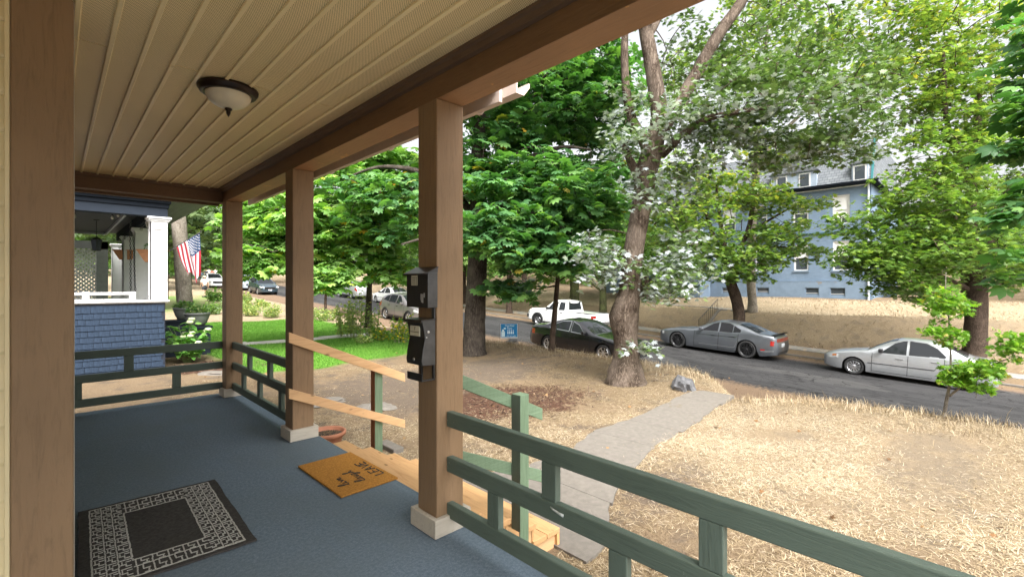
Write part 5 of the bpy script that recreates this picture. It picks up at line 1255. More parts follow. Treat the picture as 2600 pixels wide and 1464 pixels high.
M['rock'] = simple('grey_basalt', (.10, .10, .105), .9, .45, 5, .8, 14, bdist=.03)
def rock(label, loc, sx, sy, sz, seed, mat=None):
    random.seed(seed); bm = bmesh.new(); bmesh.ops.create_icosphere(bm, subdivisions=3, radius=1)
    from mathutils import noise as mn
    for v in bm.verts:
        p = v.co * 1.0; n1 = mn.noise(p * 1.3 + Vector((seed, 0, 0))); n2 = mn.cell(p * 2.2 + Vector((seed, 3, 1))); v.co *= 1 + .35 * n1 + .16 * (n2 - .5)
        v.co.x *= sx; v.co.y *= sy; v.co.z *= sz
    me = bpy.data.meshes.new('rock'); bm.to_mesh(me); bm.free(); me.materials.append(mat or M['rock']); o = bpy.data.objects.new('rock', me); COL.objects.link(o); o.location = loc; o.rotation_euler = (0, 0, random.uniform(0, 3)); tag(o, label, 'rock'); return o
rock('jagged grey boulder at the end of the concrete path', (8.42, 4.05, -.53), .27, .21, .25, 3)
rock('small dark rock in the dry grass under the yard sign', (11.05, 11.3, gzs(11.05, 11.3) + .06), .24, .18, .17, 5)
rock('flat grey stone lying beside the concrete path end', (8.75, 4.75, -.62), .14, .10, .08, 8)
rock('low dark stone in front of the chestnut trunk', (9.9, 11.9, gzs(9.9, 11.9)), .3, .2, .12, 9)
bk = MB(); bk.box((2.86, 4.93, -.60), (3.0, 5.33, -.525)); tag(bk.build('stepping_stone', M['concrete'], None, bevel=.012), 'narrow concrete block lying in the straw behind the unpainted handrail', 'stone')
for (x, y, sx, sy, lab) in ((3.2, 7.9, .45, .3, 'pale flat stone in the dirt beyond the handrail'), (2.6, 12.2, .4, .25, 'pale flat stone in the bark bed by the blue wall'), (3.75, 7.0, .35, .28, 'grey flat stone half buried near the lawn edge')):
    rock(lab, (x, y, gzs(x, y) + .01), sx, sy, .045, int(x * 10), M['concrete'])
# ------------------------------------------------------------------ foliage templates
def maple_leaf():
    half = [(1.08, 0), (.72, .10), (.74, .30), (.46, .17), (.66, .64), (.40, .44), (.30, .62), (.17, .26), (-.06, .50), (.02, .10)]
    pts = half + [(x, -y) for x, y in half[:0:-1]]
    V = [(.22, 0, .02)] + [(x, y, -.16 * abs(y) - .10 * max(0, x - .3) ** 2) for x, y in pts]
    n = len(pts); return np.array(V), np.array([(0, 1 + i, 1 + (i + 1) % n) for i in range(n)])
def chestnut_leaf():
    V, F = [], []
    for an, L in ((-118, .62), (-72, .82), (-34, .97), (0, 1.0), (34, .97), (72, .82), (118, .62)):
        c, s = math.cos(R(an)), math.sin(R(an)); b = len(V)
        for (t, w, z) in ((.04, 0, 0), (.34, .12, -.03), (.68, .225, -.10), (1.0, 0, -.26), (.68, -.225, -.10), (.34, -.12, -.03), (.55, 0, .0)):
            V.append((c * t * L - s * w * L, s * t * L + c * w * L, z * L))
        F += [(b, b+1, b+6), (b+1, b+2, b+6), (b+2, b+3, b+6), (b+3, b+4, b+6), (b+4, b+5, b+6), (b+5, b, b+6)]
    return np.array(V), np.array(F)
def plain_leaf(): return np.array([(0, 0, 0), (.45, .3, -.03), (1, 0, -.12), (.45, -.3, -.03)]), np.array([(0, 1, 2), (0, 2, 3)])
def clump_leaf():      # a sprig of five small leaves, for trees too far to show single leaves
    V, F = [], []
    for (ox, oy, an, L) in ((0, 0, 0, .7), (.1, .1, 55, .6), (.1, -.1, -60, .6), (.35, .05, 25, .65), (.3, -.08, -30, .65)):
        c, s = math.cos(R(an)), math.sin(R(an)); b = len(V)
        for (t, w, z) in ((0, 0, 0), (.5, .24, .05), (1, 0, -.1), (.5, -.24, -.02)): V.append((ox + c*t*L - s*w*L, oy + s*t*L + c*w*L, z * L))
        F += [(b, b+1, b+2), (b, b+2, b+3)]
    return np.array(V), np.array(F)
LEAF = {'maple': maple_leaf(), 'chestnut': chestnut_leaf(), 'plain': plain_leaf(), 'clump': clump_leaf()}
def bark(name, c1, c2, sc=1.0, lift=.03, moss=None):
    n = N(name); v = n.world((7 * sc, 7 * sc, 1.3 * sc)); vo = n.noise(v, 3.0, 8, .72, 1.6); f2 = n.noise(n.world(), 3, 5, .6)
    ridg = n.math('ABSOLUTE', n.math('SUBTRACT', vo, .5))
    c = n.ramp(ridg, [(.0, tuple(x * .3 for x in c1)), (.04, c1), (.14, c2)])
    c = n.mix(n.ramp(f2, [(.4, 0.), (.7, .5)]), c, moss or tuple(x * 1.35 for x in c2)); n.col(c); n.set(.92, spec=.1); n.bump(ridg, 1., lift); return n.m
BK_maple = bark('maple_bark', (.062, .043, .03), (.225, .18, .145), .8, .06); BK_ches = bark('chestnut_bark', (.05, .041, .033), (.115, .095, .078), .8, .06)
BK_dark = bark('dark_bark', (.05, .036, .027), (.10, .072, .055)); BK_moss = bark('mossy_bark', (.05, .05, .028), (.11, .11, .05), 1, .04, (.13, .16, .05)); BK_pale = bark('pale_bark', (.17, .145, .115), (.27, .24, .20), .9, .02)
def tree(label, base, limbs, blobs, leaf, size, n_per, mat, bk, name='tree', seed=1, tilt=.42, spread=.5, rfun=None, parts=0, group=None, twig=.012, droop=.22, cat='tree', nbr=8, wob=.05):
    g = np.random.default_rng(seed); random.seed(seed)
    t = empty(name, label, cat, base, group=group); B = Vector(base)
    for i, (pts, rad) in enumerate(limbs):
        m = MB(); P = []; Rr = []
        pts = [Vector(p) for p in pts]
        for k in range(len(pts) - 1):
            for q in range(4): P.append(pts[k].lerp(pts[k + 1], q / 4)); Rr.append(rad[k] + (rad[k + 1] - rad[k]) * q / 4)
        P.append(pts[-1]); Rr.append(rad[-1])
        for _ in range(2):
            P2 = [P[0]] + [(P[j - 1] + P[j] * 2 + P[j + 1]) / 4 for j in range(1, len(P) - 1)] + [P[-1]]; P = P2
        m.tube([p - B for p in P], Rr, 14 if i == 0 else 9, wob=wob); m.build('trunk' if i == 0 else 'limb', bk, t, smooth=True)
        limbs[i] = (P, Rr)
    nodes = [(p, r_) for i, (P, Rr) in enumerate(limbs) for p, r_ in list(zip(P, Rr))[(len(P) // 3 if i == 0 else 1):]]
    NP = np.array([tuple(p) for p, _ in nodes])
    C = []
    for (c, r3, n) in blobs:
        q = g.normal(size=(n, 3)); q /= np.linalg.norm(q, axis=1)[:, None]; q *= g.uniform(.12, 1, (n, 1)) ** .42
        C.append(q * np.array(r3) + np.array(c))
    C = np.concatenate(C); C = C[C[:, 2] > gz(C[:, 0], C[:, 1]) + .5]
    m = MB(); roots = []
    order = np.argsort(np.linalg.norm(C - NP.mean(0), axis=1)); ext = [tuple(p) for p in NP]; EXT = np.array(ext)
    extra = []
    for idx_ in order:
        c = C[idx_]; pool = np.concatenate([EXT, np.array(extra)]) if extra else EXT
        d2 = np.linalg.norm((pool - c) * np.array([1, 1, 1.3]), axis=1) + np.where(pool[:, 2] > c[2] + .5, .8, 0); r0 = pool[int(np.argmin(d2))]; roots.append(r0)
        a = Vector(r0); b = Vector(c); L = (b - a).length
        mid = a.lerp(b, .5) + Vector((random.uniform(-.1, .1), random.uniform(-.1, .1), .10 + random.uniform(-.04, .08))) * L
        rr = twig * (1 + .5 * min(L, 3)); m.tube([a - B, a.lerp(mid, .5) + Vector((0, 0, .02)) * L - B, mid - B, mid.lerp(b, .55) - B, b - B], [rr, rr * .85, rr * .7, rr * .5, rr * .3], 5)
        extra.append(tuple(mid)); extra.append(tuple(b))
    br = m.build('branches', bk, t, smooth=True); br['kind'] = 'stuff'
    roots = np.array([C[0]] * len(C)) if not len(roots) else np.array(roots)
    RO = np.zeros_like(C); RO[order] = roots
    out = C - RO; out[:, 2] *= .3; out /= (np.linalg.norm(out, axis=1)[:, None] + 1e-6)
    n = len(C) * n_per; ci = np.repeat(np.arange(len(C)), n_per)
    rad = spread * g.uniform(.05, 1, n) ** .6; an = g.uniform(0, 2 * math.pi, n)
    P = C[ci].copy(); P[:, 0] += rad * np.cos(an); P[:, 1] += rad * np.sin(an); P[:, 2] += -droop * (rad / spread) ** 2 * spread * 1.6 + g.normal(0, .09 * spread + .02, n)
    dirn = np.stack([np.cos(an), np.sin(an), np.full(n, -.45)], -1) + .8 * out[ci]; dirn /= np.linalg.norm(dirn, axis=1)[:, None]
    ex, ey, nz = basis(n, g, tilt, dirn); S = size * g.uniform(.55, 1.25, n)
    rnd = g.uniform(0, 1, n) if rfun is None else np.clip(rfun(P, g), 0, 1)
    T, F = LEAF[leaf]; keep = np.ones(n, bool)
    if parts:
        u, v, d = project(P); vis = (d > .5) & (u > 610) & (u < 2600) & (v > 0) & (v < 1464) & (v > .42 * (1830 - u)) & ~((u > 1050) & (u < 1185)) & ~((u > 715) & (u < 795))
        sc = np.where(vis, S / d, 0); top = np.argsort(-sc)[:parts]; top = top[sc[top] > 0]; keep[top] = False
        protos = []
        for q in range(5):
            o = mesh_np('leaf', T, F, mat, None, attr={'rnd': np.full(len(T), (q + .5) / 5)}); protos.append(o.data); bpy.data.objects.remove(o)
        for i in top:
            o = bpy.data.objects.new('leaf', protos[min(4, int(rnd[i] * 5))]); COL.objects.link(o); o.parent = t; s_ = S[i]
            p = P[i] - np.array(base)
            o.matrix_local = Matrix(((ex[i, 0]*s_, ey[i, 0]*s_, nz[i, 0]*s_, p[0]), (ex[i, 1]*s_, ey[i, 1]*s_, nz[i, 1]*s_, p[1]), (ex[i, 2]*s_, ey[i, 2]*s_, nz[i, 2]*s_, p[2]), (0, 0, 0, 1)))
    k = keep; o = leaf_cloud('crown', P[k], T, F, S[k], mat, t, g, rnd=rnd[k], B=(ex[k], ey[k], nz[k])); o['kind'] = 'stuff'
    return t
# ------------------------------------------------------------------ leaf colours
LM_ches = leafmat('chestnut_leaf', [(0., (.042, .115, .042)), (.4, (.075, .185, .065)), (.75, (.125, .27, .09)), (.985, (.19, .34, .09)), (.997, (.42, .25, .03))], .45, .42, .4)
LM_bright = leafmat('bright_chestnut_leaf', [(0., (.09, .20, .045)), (.4, (.18, .335, .085)), (.8, (.29, .46, .15)), (.97, (.38, .50, .13)), (.99, (.45, .38, .04))], .45, .45, .35)  # a paler, yellower green than the dark chestnut leaves
LM_maple = leafmat('sky_glint_maple_leaf', [(0., (.055, .10, .025)), (.30, (.095, .16, .04)), (.46, (.17, .235, .07)), (.50, (.27, .30, .31)), (1., (.46, .50, .53))], .38, .32, .6, (1.1, 1.25, .75))  # pale stops put white sky glints into the leaf colour
LM_yel = leafmat('yellow_green_maple_leaf', [(0., (.06, .13, .025)), (.35, (.12, .22, .045)), (.7, (.22, .32, .07)), (.9, (.34, .37, .07)), (1., (.46, .36, .05))], .42, .32, .6, (1.3, 1.35, .6))
LM_green = leafmat('fresh_maple_leaf', [(0., (.05, .13, .02)), (.5, (.10, .21, .035)), (1., (.19, .31, .05))], .42, .32, .6)
LM_sap = leafmat('sapling_leaf', [(0., (.09, .20, .02)), (.5, (.16, .32, .04)), (.9, (.28, .42, .07)), (1., (.45, .38, .10))], .5, .4, .4)
LM_far = leafmat('far_leaf', [(0., (.055, .12, .03)), (.5, (.11, .21, .05)), (1., (.20, .31, .08))], .4, .6, .2)
LM_con = leafmat('far_dull_leaf', [(0., (.045, .085, .035)), (.5, (.08, .125, .05)), (1., (.15, .20, .085))], .3, .6, .2)
V3 = lambda *a: Vector(a)
# ------------------------------------------------------------------ the big maple in the yard, sky glints coloured into its leaves
d0 = 9.4
mb0 = V3(8.12, 5.18, -.70)
def am(u, v, d=d0): return at(u, v, d)
trunk = [am(1590, 1000), am(1588, 955), am(1589, 905), am(1589, 850), am(1583, 803), am(1598, 752), am(1602, 700), am(1608, 640), am(1622, 560), am(1634, 490), am(1640, 440), am(1655, 385), am(1668, 335), am(1676, 300), am(1668, 240), am(1655, 160), am(1640, 80), am(1625, -20), am(1610, -160)]
trad = [.50, .38, .25, .235, .30, .23, .205, .20, .19, .20, .225, .205, .18, .17, .165, .15, .135, .12, .08]
limbs = [(trunk, trad),
    ([am(1630, 470), am(1612, 430), am(1596, 400), am(1588, 378), am(1582, 366)], [.12, .09, .075, .065, .04]),
    ([am(1645, 385), am(1625, 340), am(1605, 305), am(1592, 250), am(1587, 190), am(1585, 120), am(1590, 40), am(1600, -60)], [.11, .10, .095, .085, .08, .075, .06, .04]),
    ([am(1668, 350), am(1700, 300), am(1735, 245), am(1772, 180), am(1805, 120), am(1835, 72), am(1870, 25), am(1910, -40), am(1960, -130)], [.16, .14, .135, .125, .12, .115, .105, .09, .06]),
    ([am(1680, 392), am(1722, 352, 9.1), am(1765, 318, 8.8), am(1802, 298, 8.6), am(1870, 285, 8.4), am(1960, 270, 8.5), am(2070, 262, 8.7)], [.10, .085, .075, .06, .045, .03, .018]),
    ([am(1640, 100), am(1665, 60, 9.8), am(1690, 10, 10.2), am(1720, -80, 10.6)], [.09, .08, .07, .05]),
    ([am(1560, 985), am(1535, 1000)], [.16, .03]), ([am(1610, 985), am(1640, 1000)], [.14, .03])]
def cen(u, v, d): return tuple(at(u, v, d))
mblobs = [(cen(1530, 660, 9.2), (.42, .42, .5), 22), (cen(1510, 600, 9.6), (.3, .3, .3), 8), (cen(1700, 690, 9.0), (.5, .5, .62), 30), (cen(1745, 640, 9.3), (.5, .5, .5), 16), (cen(1630, 890, 9.0), (.16, .16, .14), 4), (cen(1600, 350, 9.0), (.35, .35, .35), 12), (cen(1640, 470, 9.0), (.3, .2, .4), 8),
    (cen(1590, 250, 9.2), (.35, .3, .6), 10), (cen(1760, 330, 8.8), (.8, .8, .8), 36), (cen(1880, 250, 8.6), (1.0, 1.0, .85), 60), (cen(2030, 270, 8.8), (1.2, 1.2, .8), 70), (cen(1720, 470, 9.4), (.5, .5, .6), 16), (cen(2150, 330, 9.2), (.9, .9, .55), 36),
    (cen(1950, 110, 9.8), (1.3, 1.3, .8), 44), (cen(2150, 160, 9.6), (1.2, 1.2, .8), 44), (cen(1740, 120, 10.5), (.9, .9, .9), 20), (cen(2000, 380, 9.2), (1.0, .9, .35), 28), (cen(1680, -150, 10), (2.5, 2.5, 1.2), 60)]
def r_maple(P, g):
    u, v, d = project(P); pale = np.clip(.48 - (u - 1720) / 650. * .45 - np.where(v < 230, .3, 0), .06, .7); x = g.uniform(0, 1, len(P)); isp = g.uniform(0, 1, len(P)) < pale  # share of leaves given the painted glint, by place in the crown
    return np.where(isp, .5 + .5 * x, .49 * x)
tree('broad maple with grey furrowed trunk, swollen burl and leaves coloured with white sky glints in the yard', tuple(mb0), limbs, mblobs, 'maple', .108, 26, LM_maple, BK_maple, 'maple_tree', 21, .55, .40, r_maple, 300, None, .010)
# ------------------------------------------------------------------ the horse chestnut behind the nearest post
d1 = 13.5; ac = lambda u, v, d=d1: at(u, v, d)
cb = tuple(ac(1203, 905) - Vector((0, 0, .1)))
limbs = [([ac(1203, 912), ac(1203, 880), ac(1206, 800), ac(1211, 700), ac(1215, 600), ac(1214, 500), ac(1214, 400), ac(1222, 280), ac(1235, 150), ac(1250, 0)], [.42, .33, .30, .285, .26, .235, .215, .20, .18, .12]),
    ([ac(1214, 620), ac(1245, 540), ac(1270, 460), ac(1281, 380), ac(1284, 300), ac(1290, 180)], [.17, .15, .135, .125, .12, .09]),
    ([ac(1213, 560), ac(1150, 480), ac(1060, 430), ac(960, 420), ac(880, 450)], [.13, .10, .08, .05, .02]),
    ([ac(1270, 450), ac(1340, 400, 13), ac(1430, 370, 12.5), ac(1500, 380, 12)], [.10, .08, .055, .02]),
    ([ac(1213, 520), ac(1280, 520, 12.6), ac(1370, 545, 11.8), ac(1450, 590, 11.2)], [.10, .075, .05, .02]),
    ([ac(1213, 640), ac(1160, 610, 12.6), ac(1090, 600, 11.8), ac(1020, 620, 11.2)], [.09, .07, .045, .02]),
    ([ac(1284, 330), ac(1360, 230), ac(1440, 200), ac(1530, 190)], [.09, .07, .05, .02])]
blobs = [(cen(1300, 430, 13.6), (2.2, 1.6, 1.2), 80), (cen(1430, 480, 12.2), (1.6, 1.6, 1.3), 70), (cen(1330, 590, 11.8), (1.7, 1.2, .75), 60), (cen(1250, 460, 11.6), (.6, .6, .35), 9), (cen(1225, 610, 11.6), (.45, .45, .2), 6), (cen(1400, 640, 11.6), (.9, .9, .55), 30), (cen(1480, 560, 12.5), (.8, .8, .7), 24), (cen(1350, 250, 13.5), (2.6, 2.4, 1.3), 100), (cen(1520, 320, 14.5), (1.5, 1.5, 1.5), 50), (cen(1500, 200, 14), (1.6, 1.6, 1.2), 50),
    (cen(1000, 520, 13.5), (1.8, 1.6, 1.0), 36), (cen(1200, 150, 14), (3, 3, 1.6), 60), (cen(1290, 730, 12.5), (.5, .5, .25), 8)]
tree('tall horse chestnut with dark trunk and deep green hand-shaped leaves beside the mailbox post', cb, limbs, blobs, 'chestnut', .205, 23, LM_ches, BK_ches, 'chestnut_tree', 5, .42, .55, None, 300, None, .012)
# brighter chestnut over the neighbour's lawn
d2 = 17.0; ad = lambda u, v, d=d2: at(u, v, d)
cb2 = tuple(ad(937, 800) - Vector((0, 0, .3)))
limbs = [([ad(935, 830), ad(936, 780), ad(938, 720), ad(942, 650), ad(946, 560), ad(950, 440)], [.15, .11, .095, .09, .08, .05]),
    ([ad(940, 690), ad(890, 660, 16), ad(830, 640, 15), ad(760, 620, 14), ad(690, 640, 13.4)], [.08, .06, .045, .03, .015]), ([ad(945, 600), ad(860, 560, 15.5), ad(760, 520, 14.5), ad(660, 540, 14)], [.08, .06, .04, .02]), ([ad(943, 640), ad(990, 600, 16), ad(1040, 590, 15)], [.06, .04, .02])]
blobs = [(cen(860, 560, 14.8), (2.0, 1.6, 1.1), 80), (cen(690, 570, 14.4), (1.2, 1.0, 1.0), 46), (cen(950, 590, 14.8), (1.3, 1.2, 1.1), 50), (cen(900, 460, 15.5), (2.2, 1.8, 1.0), 60), (cen(660, 650, 13.8), (.8, .7, .5), 22), (cen(830, 690, 13.8), (.7, .6, .5), 20), (cen(990, 680, 15), (.8, .8, .5), 14), (cen(640, 480, 15.5), (.9, .9, .8), 20), (cen(1000, 480, 15.5), (1.2, 1.0, 1.2), 30), (cen(990, 400, 15.5), (1.0, .9, .7), 24), (cen(860, 400, 16), (1.4, 1.0, .7), 20)]
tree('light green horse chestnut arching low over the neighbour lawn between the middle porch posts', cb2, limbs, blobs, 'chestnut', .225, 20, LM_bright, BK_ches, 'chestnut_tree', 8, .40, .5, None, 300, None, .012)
# overhanging chestnut at the right edge: its trunk stands just outside the view
d3 = 8.2; ae = lambda u, v, d=d3: at(u, v, d)
cb3 = (9.6, -3.4, float(gz(9.6, -3.4)))
limbs = [([V3(9.6, -3.4, -.8), V3(9.6, -3.4, .6), V3(9.5, -3.3, 2.4), V3(9.4, -3.2, 4.6), V3(9.4, -3.1, 8)], [.42, .33, .28, .24, .12]),
    ([V3(9.55, -3.3, 2.6), V3(8.9, -2.2, 3.3), V3(8.3, -1.2, 3.6), V3(7.9, -.4, 3.4)], [.12, .09, .06, .02]), ([V3(9.5, -3.25, 3.8), V3(8.9, -2.3, 4.6), V3(8.4, -1.3, 5.0), V3(8.1, -.5, 4.9)], [.12, .09, .06, .02]), ([V3(9.55, -3.3, 2.0), V3(8.8, -2.4, 2.4), V3(8.2, -1.5, 2.3), V3(8.0, -1.0, 1.9)], [.10, .07, .05, .02])]
blobs = [(cen(2640, 100, 7.6), (.30, .35, .6), 11), (cen(2640, 260, 7.4), (.34, .4, .5), 14), (cen(2610, 360, 7.5), (.36, .35, .22), 11), (cen(2640, 470, 7.2), (.33, .3, .3), 10), (cen(2600, 540, 7.0), (.3, .25, .14), 6), (cen(2615, 640, 6.8), (.25, .22, .14), 5), (cen(2600, 700, 7.2), (.22, .2, .05), 3), (cen(2760, 250, 7.6), (.8, .8, 1.8), 50), (cen(2620, -50, 8), (.6, .6, .4), 10), (cen(2800, 0, 8), (1.4, 1.4, 1.5), 36)]
tree('dark green horse chestnut whose big leaves hang in close at the edge beside the lawn', cb3, limbs, blobs, 'chestnut', .235, 6, LM_ches, BK_ches, 'chestnut_tree', 14, .30, .34, None, 300, None, .009, droop=.3)
# ------------------------------------------------------------------ trees along the far kerb
d4 = 23.4; af = lambda u, v, d=d4: at(u, v, d)
base4 = V3(24.4, 8.85, float(gz(24.4, 8.85)))
limbs = [([base4 - V3(0, 0, .1), base4 + V3(0, 0, .5), af(1878, 800), af(1870, 760), af(1856, 720), af(1848, 690), af(1842, 650), af(1836, 610)], [.36, .29, .27, .265, .25, .22, .16, .13]),
    ([af(1845, 685), af(1826, 640), af(1812, 600), af(1798, 560), af(1792, 540)], [.14, .12, .11, .10, .05]), ([af(1840, 640), af(1832, 580), af(1825, 530), af(1818, 470)], [.11, .10, .09, .05]), ([af(1858, 715), af(1872, 660), af(1885, 620), af(1905, 570), af(1915, 500), af(1918, 420), af(1925, 330)], [.16, .13, .12, .11, .10, .08, .05]),
    ([af(1875, 650), af(1930, 630), af(1990, 625), af(2050, 640)], [.08, .06, .04, .02]), ([af(1890, 600), af(1950, 560), af(2010, 525), af(2060, 510)], [.08, .06, .04, .02])]
blobs = [(cen(1790, 560, 22.8), (1.8, 1.8, 1.6), 60), (cen(1760, 640, 22.5), (1.2, 1.2, 1.0), 30), (cen(1900, 660, 22.4), (1.6, 1.5, .9), 48), (cen(1990, 600, 22.6), (1.8, 1.6, .9), 50), (cen(2040, 645, 22.4), (.9, .9, .5), 12), (cen(1940, 500, 23), (1.7, 1.6, .9), 44), (cen(2060, 515, 23), (.8, .8, .35), 8), (cen(1860, 480, 23.2), (1.8, 1.6, .9), 36), (cen(1840, 690, 22.6), (.9, .8, .4), 14), (cen(1780, 440, 24), (1.6, 1.5, 1.1), 26), (cen(1960, 390, 24), (1.8, 1.6, .8), 26), (cen(1700, 560, 24), (1.6, 1.5, 1.6), 40), (cen(1720, 690, 23), (1.2, 1.1, .9), 24), (cen(1700, 430, 25), (2.0, 1.8, 1.2), 30)]
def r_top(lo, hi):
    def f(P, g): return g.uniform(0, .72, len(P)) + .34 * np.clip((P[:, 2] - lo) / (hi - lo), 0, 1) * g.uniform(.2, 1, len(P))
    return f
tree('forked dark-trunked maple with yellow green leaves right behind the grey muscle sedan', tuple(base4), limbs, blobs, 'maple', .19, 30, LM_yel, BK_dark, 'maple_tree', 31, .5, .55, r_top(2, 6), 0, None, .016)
tb = V3(28.8, 9.66, float(gz(28.8, 9.66))); ak = lambda u, v, d=27.: at(u, v, d)
tree('tall slender tree with fine yellow green leaves towering in front of the apartment house roof', tuple(tb), [([tb - V3(0, 0, .1), tb + V3(0, 0, .6), ak(1905, 690), ak(1908, 600), ak(1915, 500), ak(1920, 420), ak(1926, 330), ak(1935, 200), ak(1950, 60)], [.30, .24, .23, .22, .21, .20, .18, .13, .06]),
     ([ak(1920, 420), ak(1990, 330), ak(2080, 250), ak(2170, 190)], [.12, .10, .07, .03]), ([ak(1926, 330), ak(1850, 250), ak(1770, 180)], [.10, .08, .03]), ([ak(1932, 240), ak(2000, 150), ak(2060, 60)], [.09, .07, .03])],
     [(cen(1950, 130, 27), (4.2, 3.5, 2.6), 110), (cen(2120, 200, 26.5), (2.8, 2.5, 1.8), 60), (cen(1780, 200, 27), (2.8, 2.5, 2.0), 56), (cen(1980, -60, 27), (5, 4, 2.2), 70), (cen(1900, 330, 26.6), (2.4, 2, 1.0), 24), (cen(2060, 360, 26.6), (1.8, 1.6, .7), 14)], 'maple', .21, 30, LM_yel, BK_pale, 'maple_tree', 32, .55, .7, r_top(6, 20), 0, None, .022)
d5 = 17.4; ag = lambda u, v, d=d5: at(u, v, d)
base5 = V3(24.4, .5, float(gz(24.4, .5)))
limbs = [([base5 - V3(0, 0, .1), base5 + V3(0, 0, .4), ag(2478, 860), ag(2478, 800), ag(2478, 730), ag(2476, 690), ag(2466, 620), ag(2462, 540), ag(2468, 450), ag(2480, 340), ag(2490, 200)], [.46, .36, .34, .335, .33, .25, .20, .18, .15, .12, .06]),
    ([ag(2482, 700), ag(2505, 640), ag(2520, 580), ag(2535, 520), ag(2575, 470), ag(2620, 430)], [.20, .17, .16, .15, .12, .06]), ([ag(2470, 690), ag(2448, 640), ag(2430, 580), ag(2418, 520), ag(2400, 440)], [.12, .10, .08, .07, .03]), ([ag(2470, 740), ag(2420, 715), ag(2360, 690), ag(2300, 650), ag(2250, 600)], [.11, .09, .08, .06, .02]), ([ag(2468, 470), ag(2430, 400), ag(2400, 300), ag(2398, 220), ag(2395, 120)], [.10, .09, .085, .08, .04])]
blobs = [(cen(2300, 620, 16.8), (2.2, 1.8, 1.2), 110), (cen(2230, 660, 16.6), (1.3, 1.2, .8), 50), (cen(2350, 500, 17), (2.0, 1.8, 1.2), 90), (cen(2450, 620, 16.4), (1.4, 1.3, 1.2), 50), (cen(2400, 380, 17.2), (2.0, 1.8, 1.2), 70), (cen(2320, 720, 16.4), (1.2, 1.0, .5), 26), (cen(2560, 640, 17), (1.2, 1.4, 1.3), 40), (cen(2380, 760, 16.6), (.7, .6, .35), 10), (cen(2560, 400, 17.6), (1.8, 1.8, 1.6), 50), (cen(2300, 220, 18.5), (2.9, 2.2, 1.3), 90), (cen(2400, 90, 18.5), (2.8, 2.2, 1.5), 110), (cen(2180, 60, 19), (1.9, 1.4, .8), 26), (cen(2430, 280, 17.6), (1.9, 1.8, 1.0), 60), (cen(2350, -60, 19), (3, 2.4, 1.2), 50), (cen(2180, 560, 17), (.9, .9, .6), 16), (cen(2520, 200, 18), (1.8, 1.8, 1.5), 46)]
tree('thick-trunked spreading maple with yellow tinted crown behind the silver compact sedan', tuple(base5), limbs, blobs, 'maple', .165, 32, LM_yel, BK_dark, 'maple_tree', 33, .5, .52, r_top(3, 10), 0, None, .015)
def roadside(label, x, y, h, r, seed, bk=BK_dark, lm=LM_green, size=.2, lean=0., nb=46, per=20, r0=.2, sp=.7, leaf='maple', low=.45, cat='tree', nm='tree'):
    z = float(gz(x, y)); b = V3(x, y, z); tp = b + V3(lean, lean * .5, h * .8)
    limbs = [([b - V3(0, 0, .15), b + V3(0, 0, .3), b.lerp(tp, .25), b.lerp(tp, .5) + V3(.1, .1, 0), b.lerp(tp, .75), tp], [r0 * 1.5, r0 * 1.1, r0, r0 * .85, r0 * .6, r0 * .25])]
    rr = random.Random(seed)
    for k in range(5):
        a = rr.uniform(0, 6.28); q = b.lerp(tp, .35 + .09 * k); e = q + V3(math.cos(a) * r * .6, math.sin(a) * r * .6, h * .16)
        limbs.append(([q, q.lerp(e, .5) + V3(0, 0, .2), e], [r0 * .45, r0 * .3, r0 * .1]))
    cz = z + h * (low + 1) / 2; hz = h * (1 - low) / 2
    blobs = [((x + lean, y + lean * .5, cz), (r, r, hz), nb), ((x + lean + r * .4, y - r * .35, cz - hz * .3), (r * .6, r * .6, hz * .6), nb // 3), ((x + lean - r * .45, y + r * .3, cz - hz * .2), (r * .6, r * .6, hz * .6), nb // 3)]
    return tree(label, tuple(b), limbs, blobs, leaf, size, per, lm, bk, nm, seed, .55, sp, None, 0, None, .02, cat=cat)
roadside('mossy-trunked green maple on the far kerb behind the white pickup bed', 24.4, 16.9, 7.5, 3.6, 41, BK_moss, LM_green, .21, 0, 64, 22, .22)
roadside('slim-trunked kerb tree left of the white pickup hood', 24.4, 25.3, 7.0, 3.2, 42, BK_dark, LM_green, .24, 0, 50, 20, .21)
# neighbour's front tree with the broad smooth trunk
nb_ = V3(3.3, 19.85, float(gz(3.3, 19.85)))
tree('thick smooth-trunked tree rising behind the flower pots and flag', tuple(nb_), [([nb_ - V3(0, 0, .2), nb_ + V3(0, 0, .8), at(466, 720, 16.5), at(461, 660, 16.5), at(457, 600, 16.5), at(453, 540, 16.5), at(449, 450, 16.5), at(446, 330, 16.5)], [.30, .25, .235, .23, .225, .22, .20, .16]),
     ([at(462, 520, 16.5), at(520, 440, 17), at(600, 400, 17.5)], [.12, .09, .05])], [((3.2, 20, 9), (4, 4, 2.5), 60), (cen(560, 470, 18), (1.4, 1.4, .8), 20)], 'maple', .2, 16, LM_green, BK_pale, 'tree', 51, .5, .6)
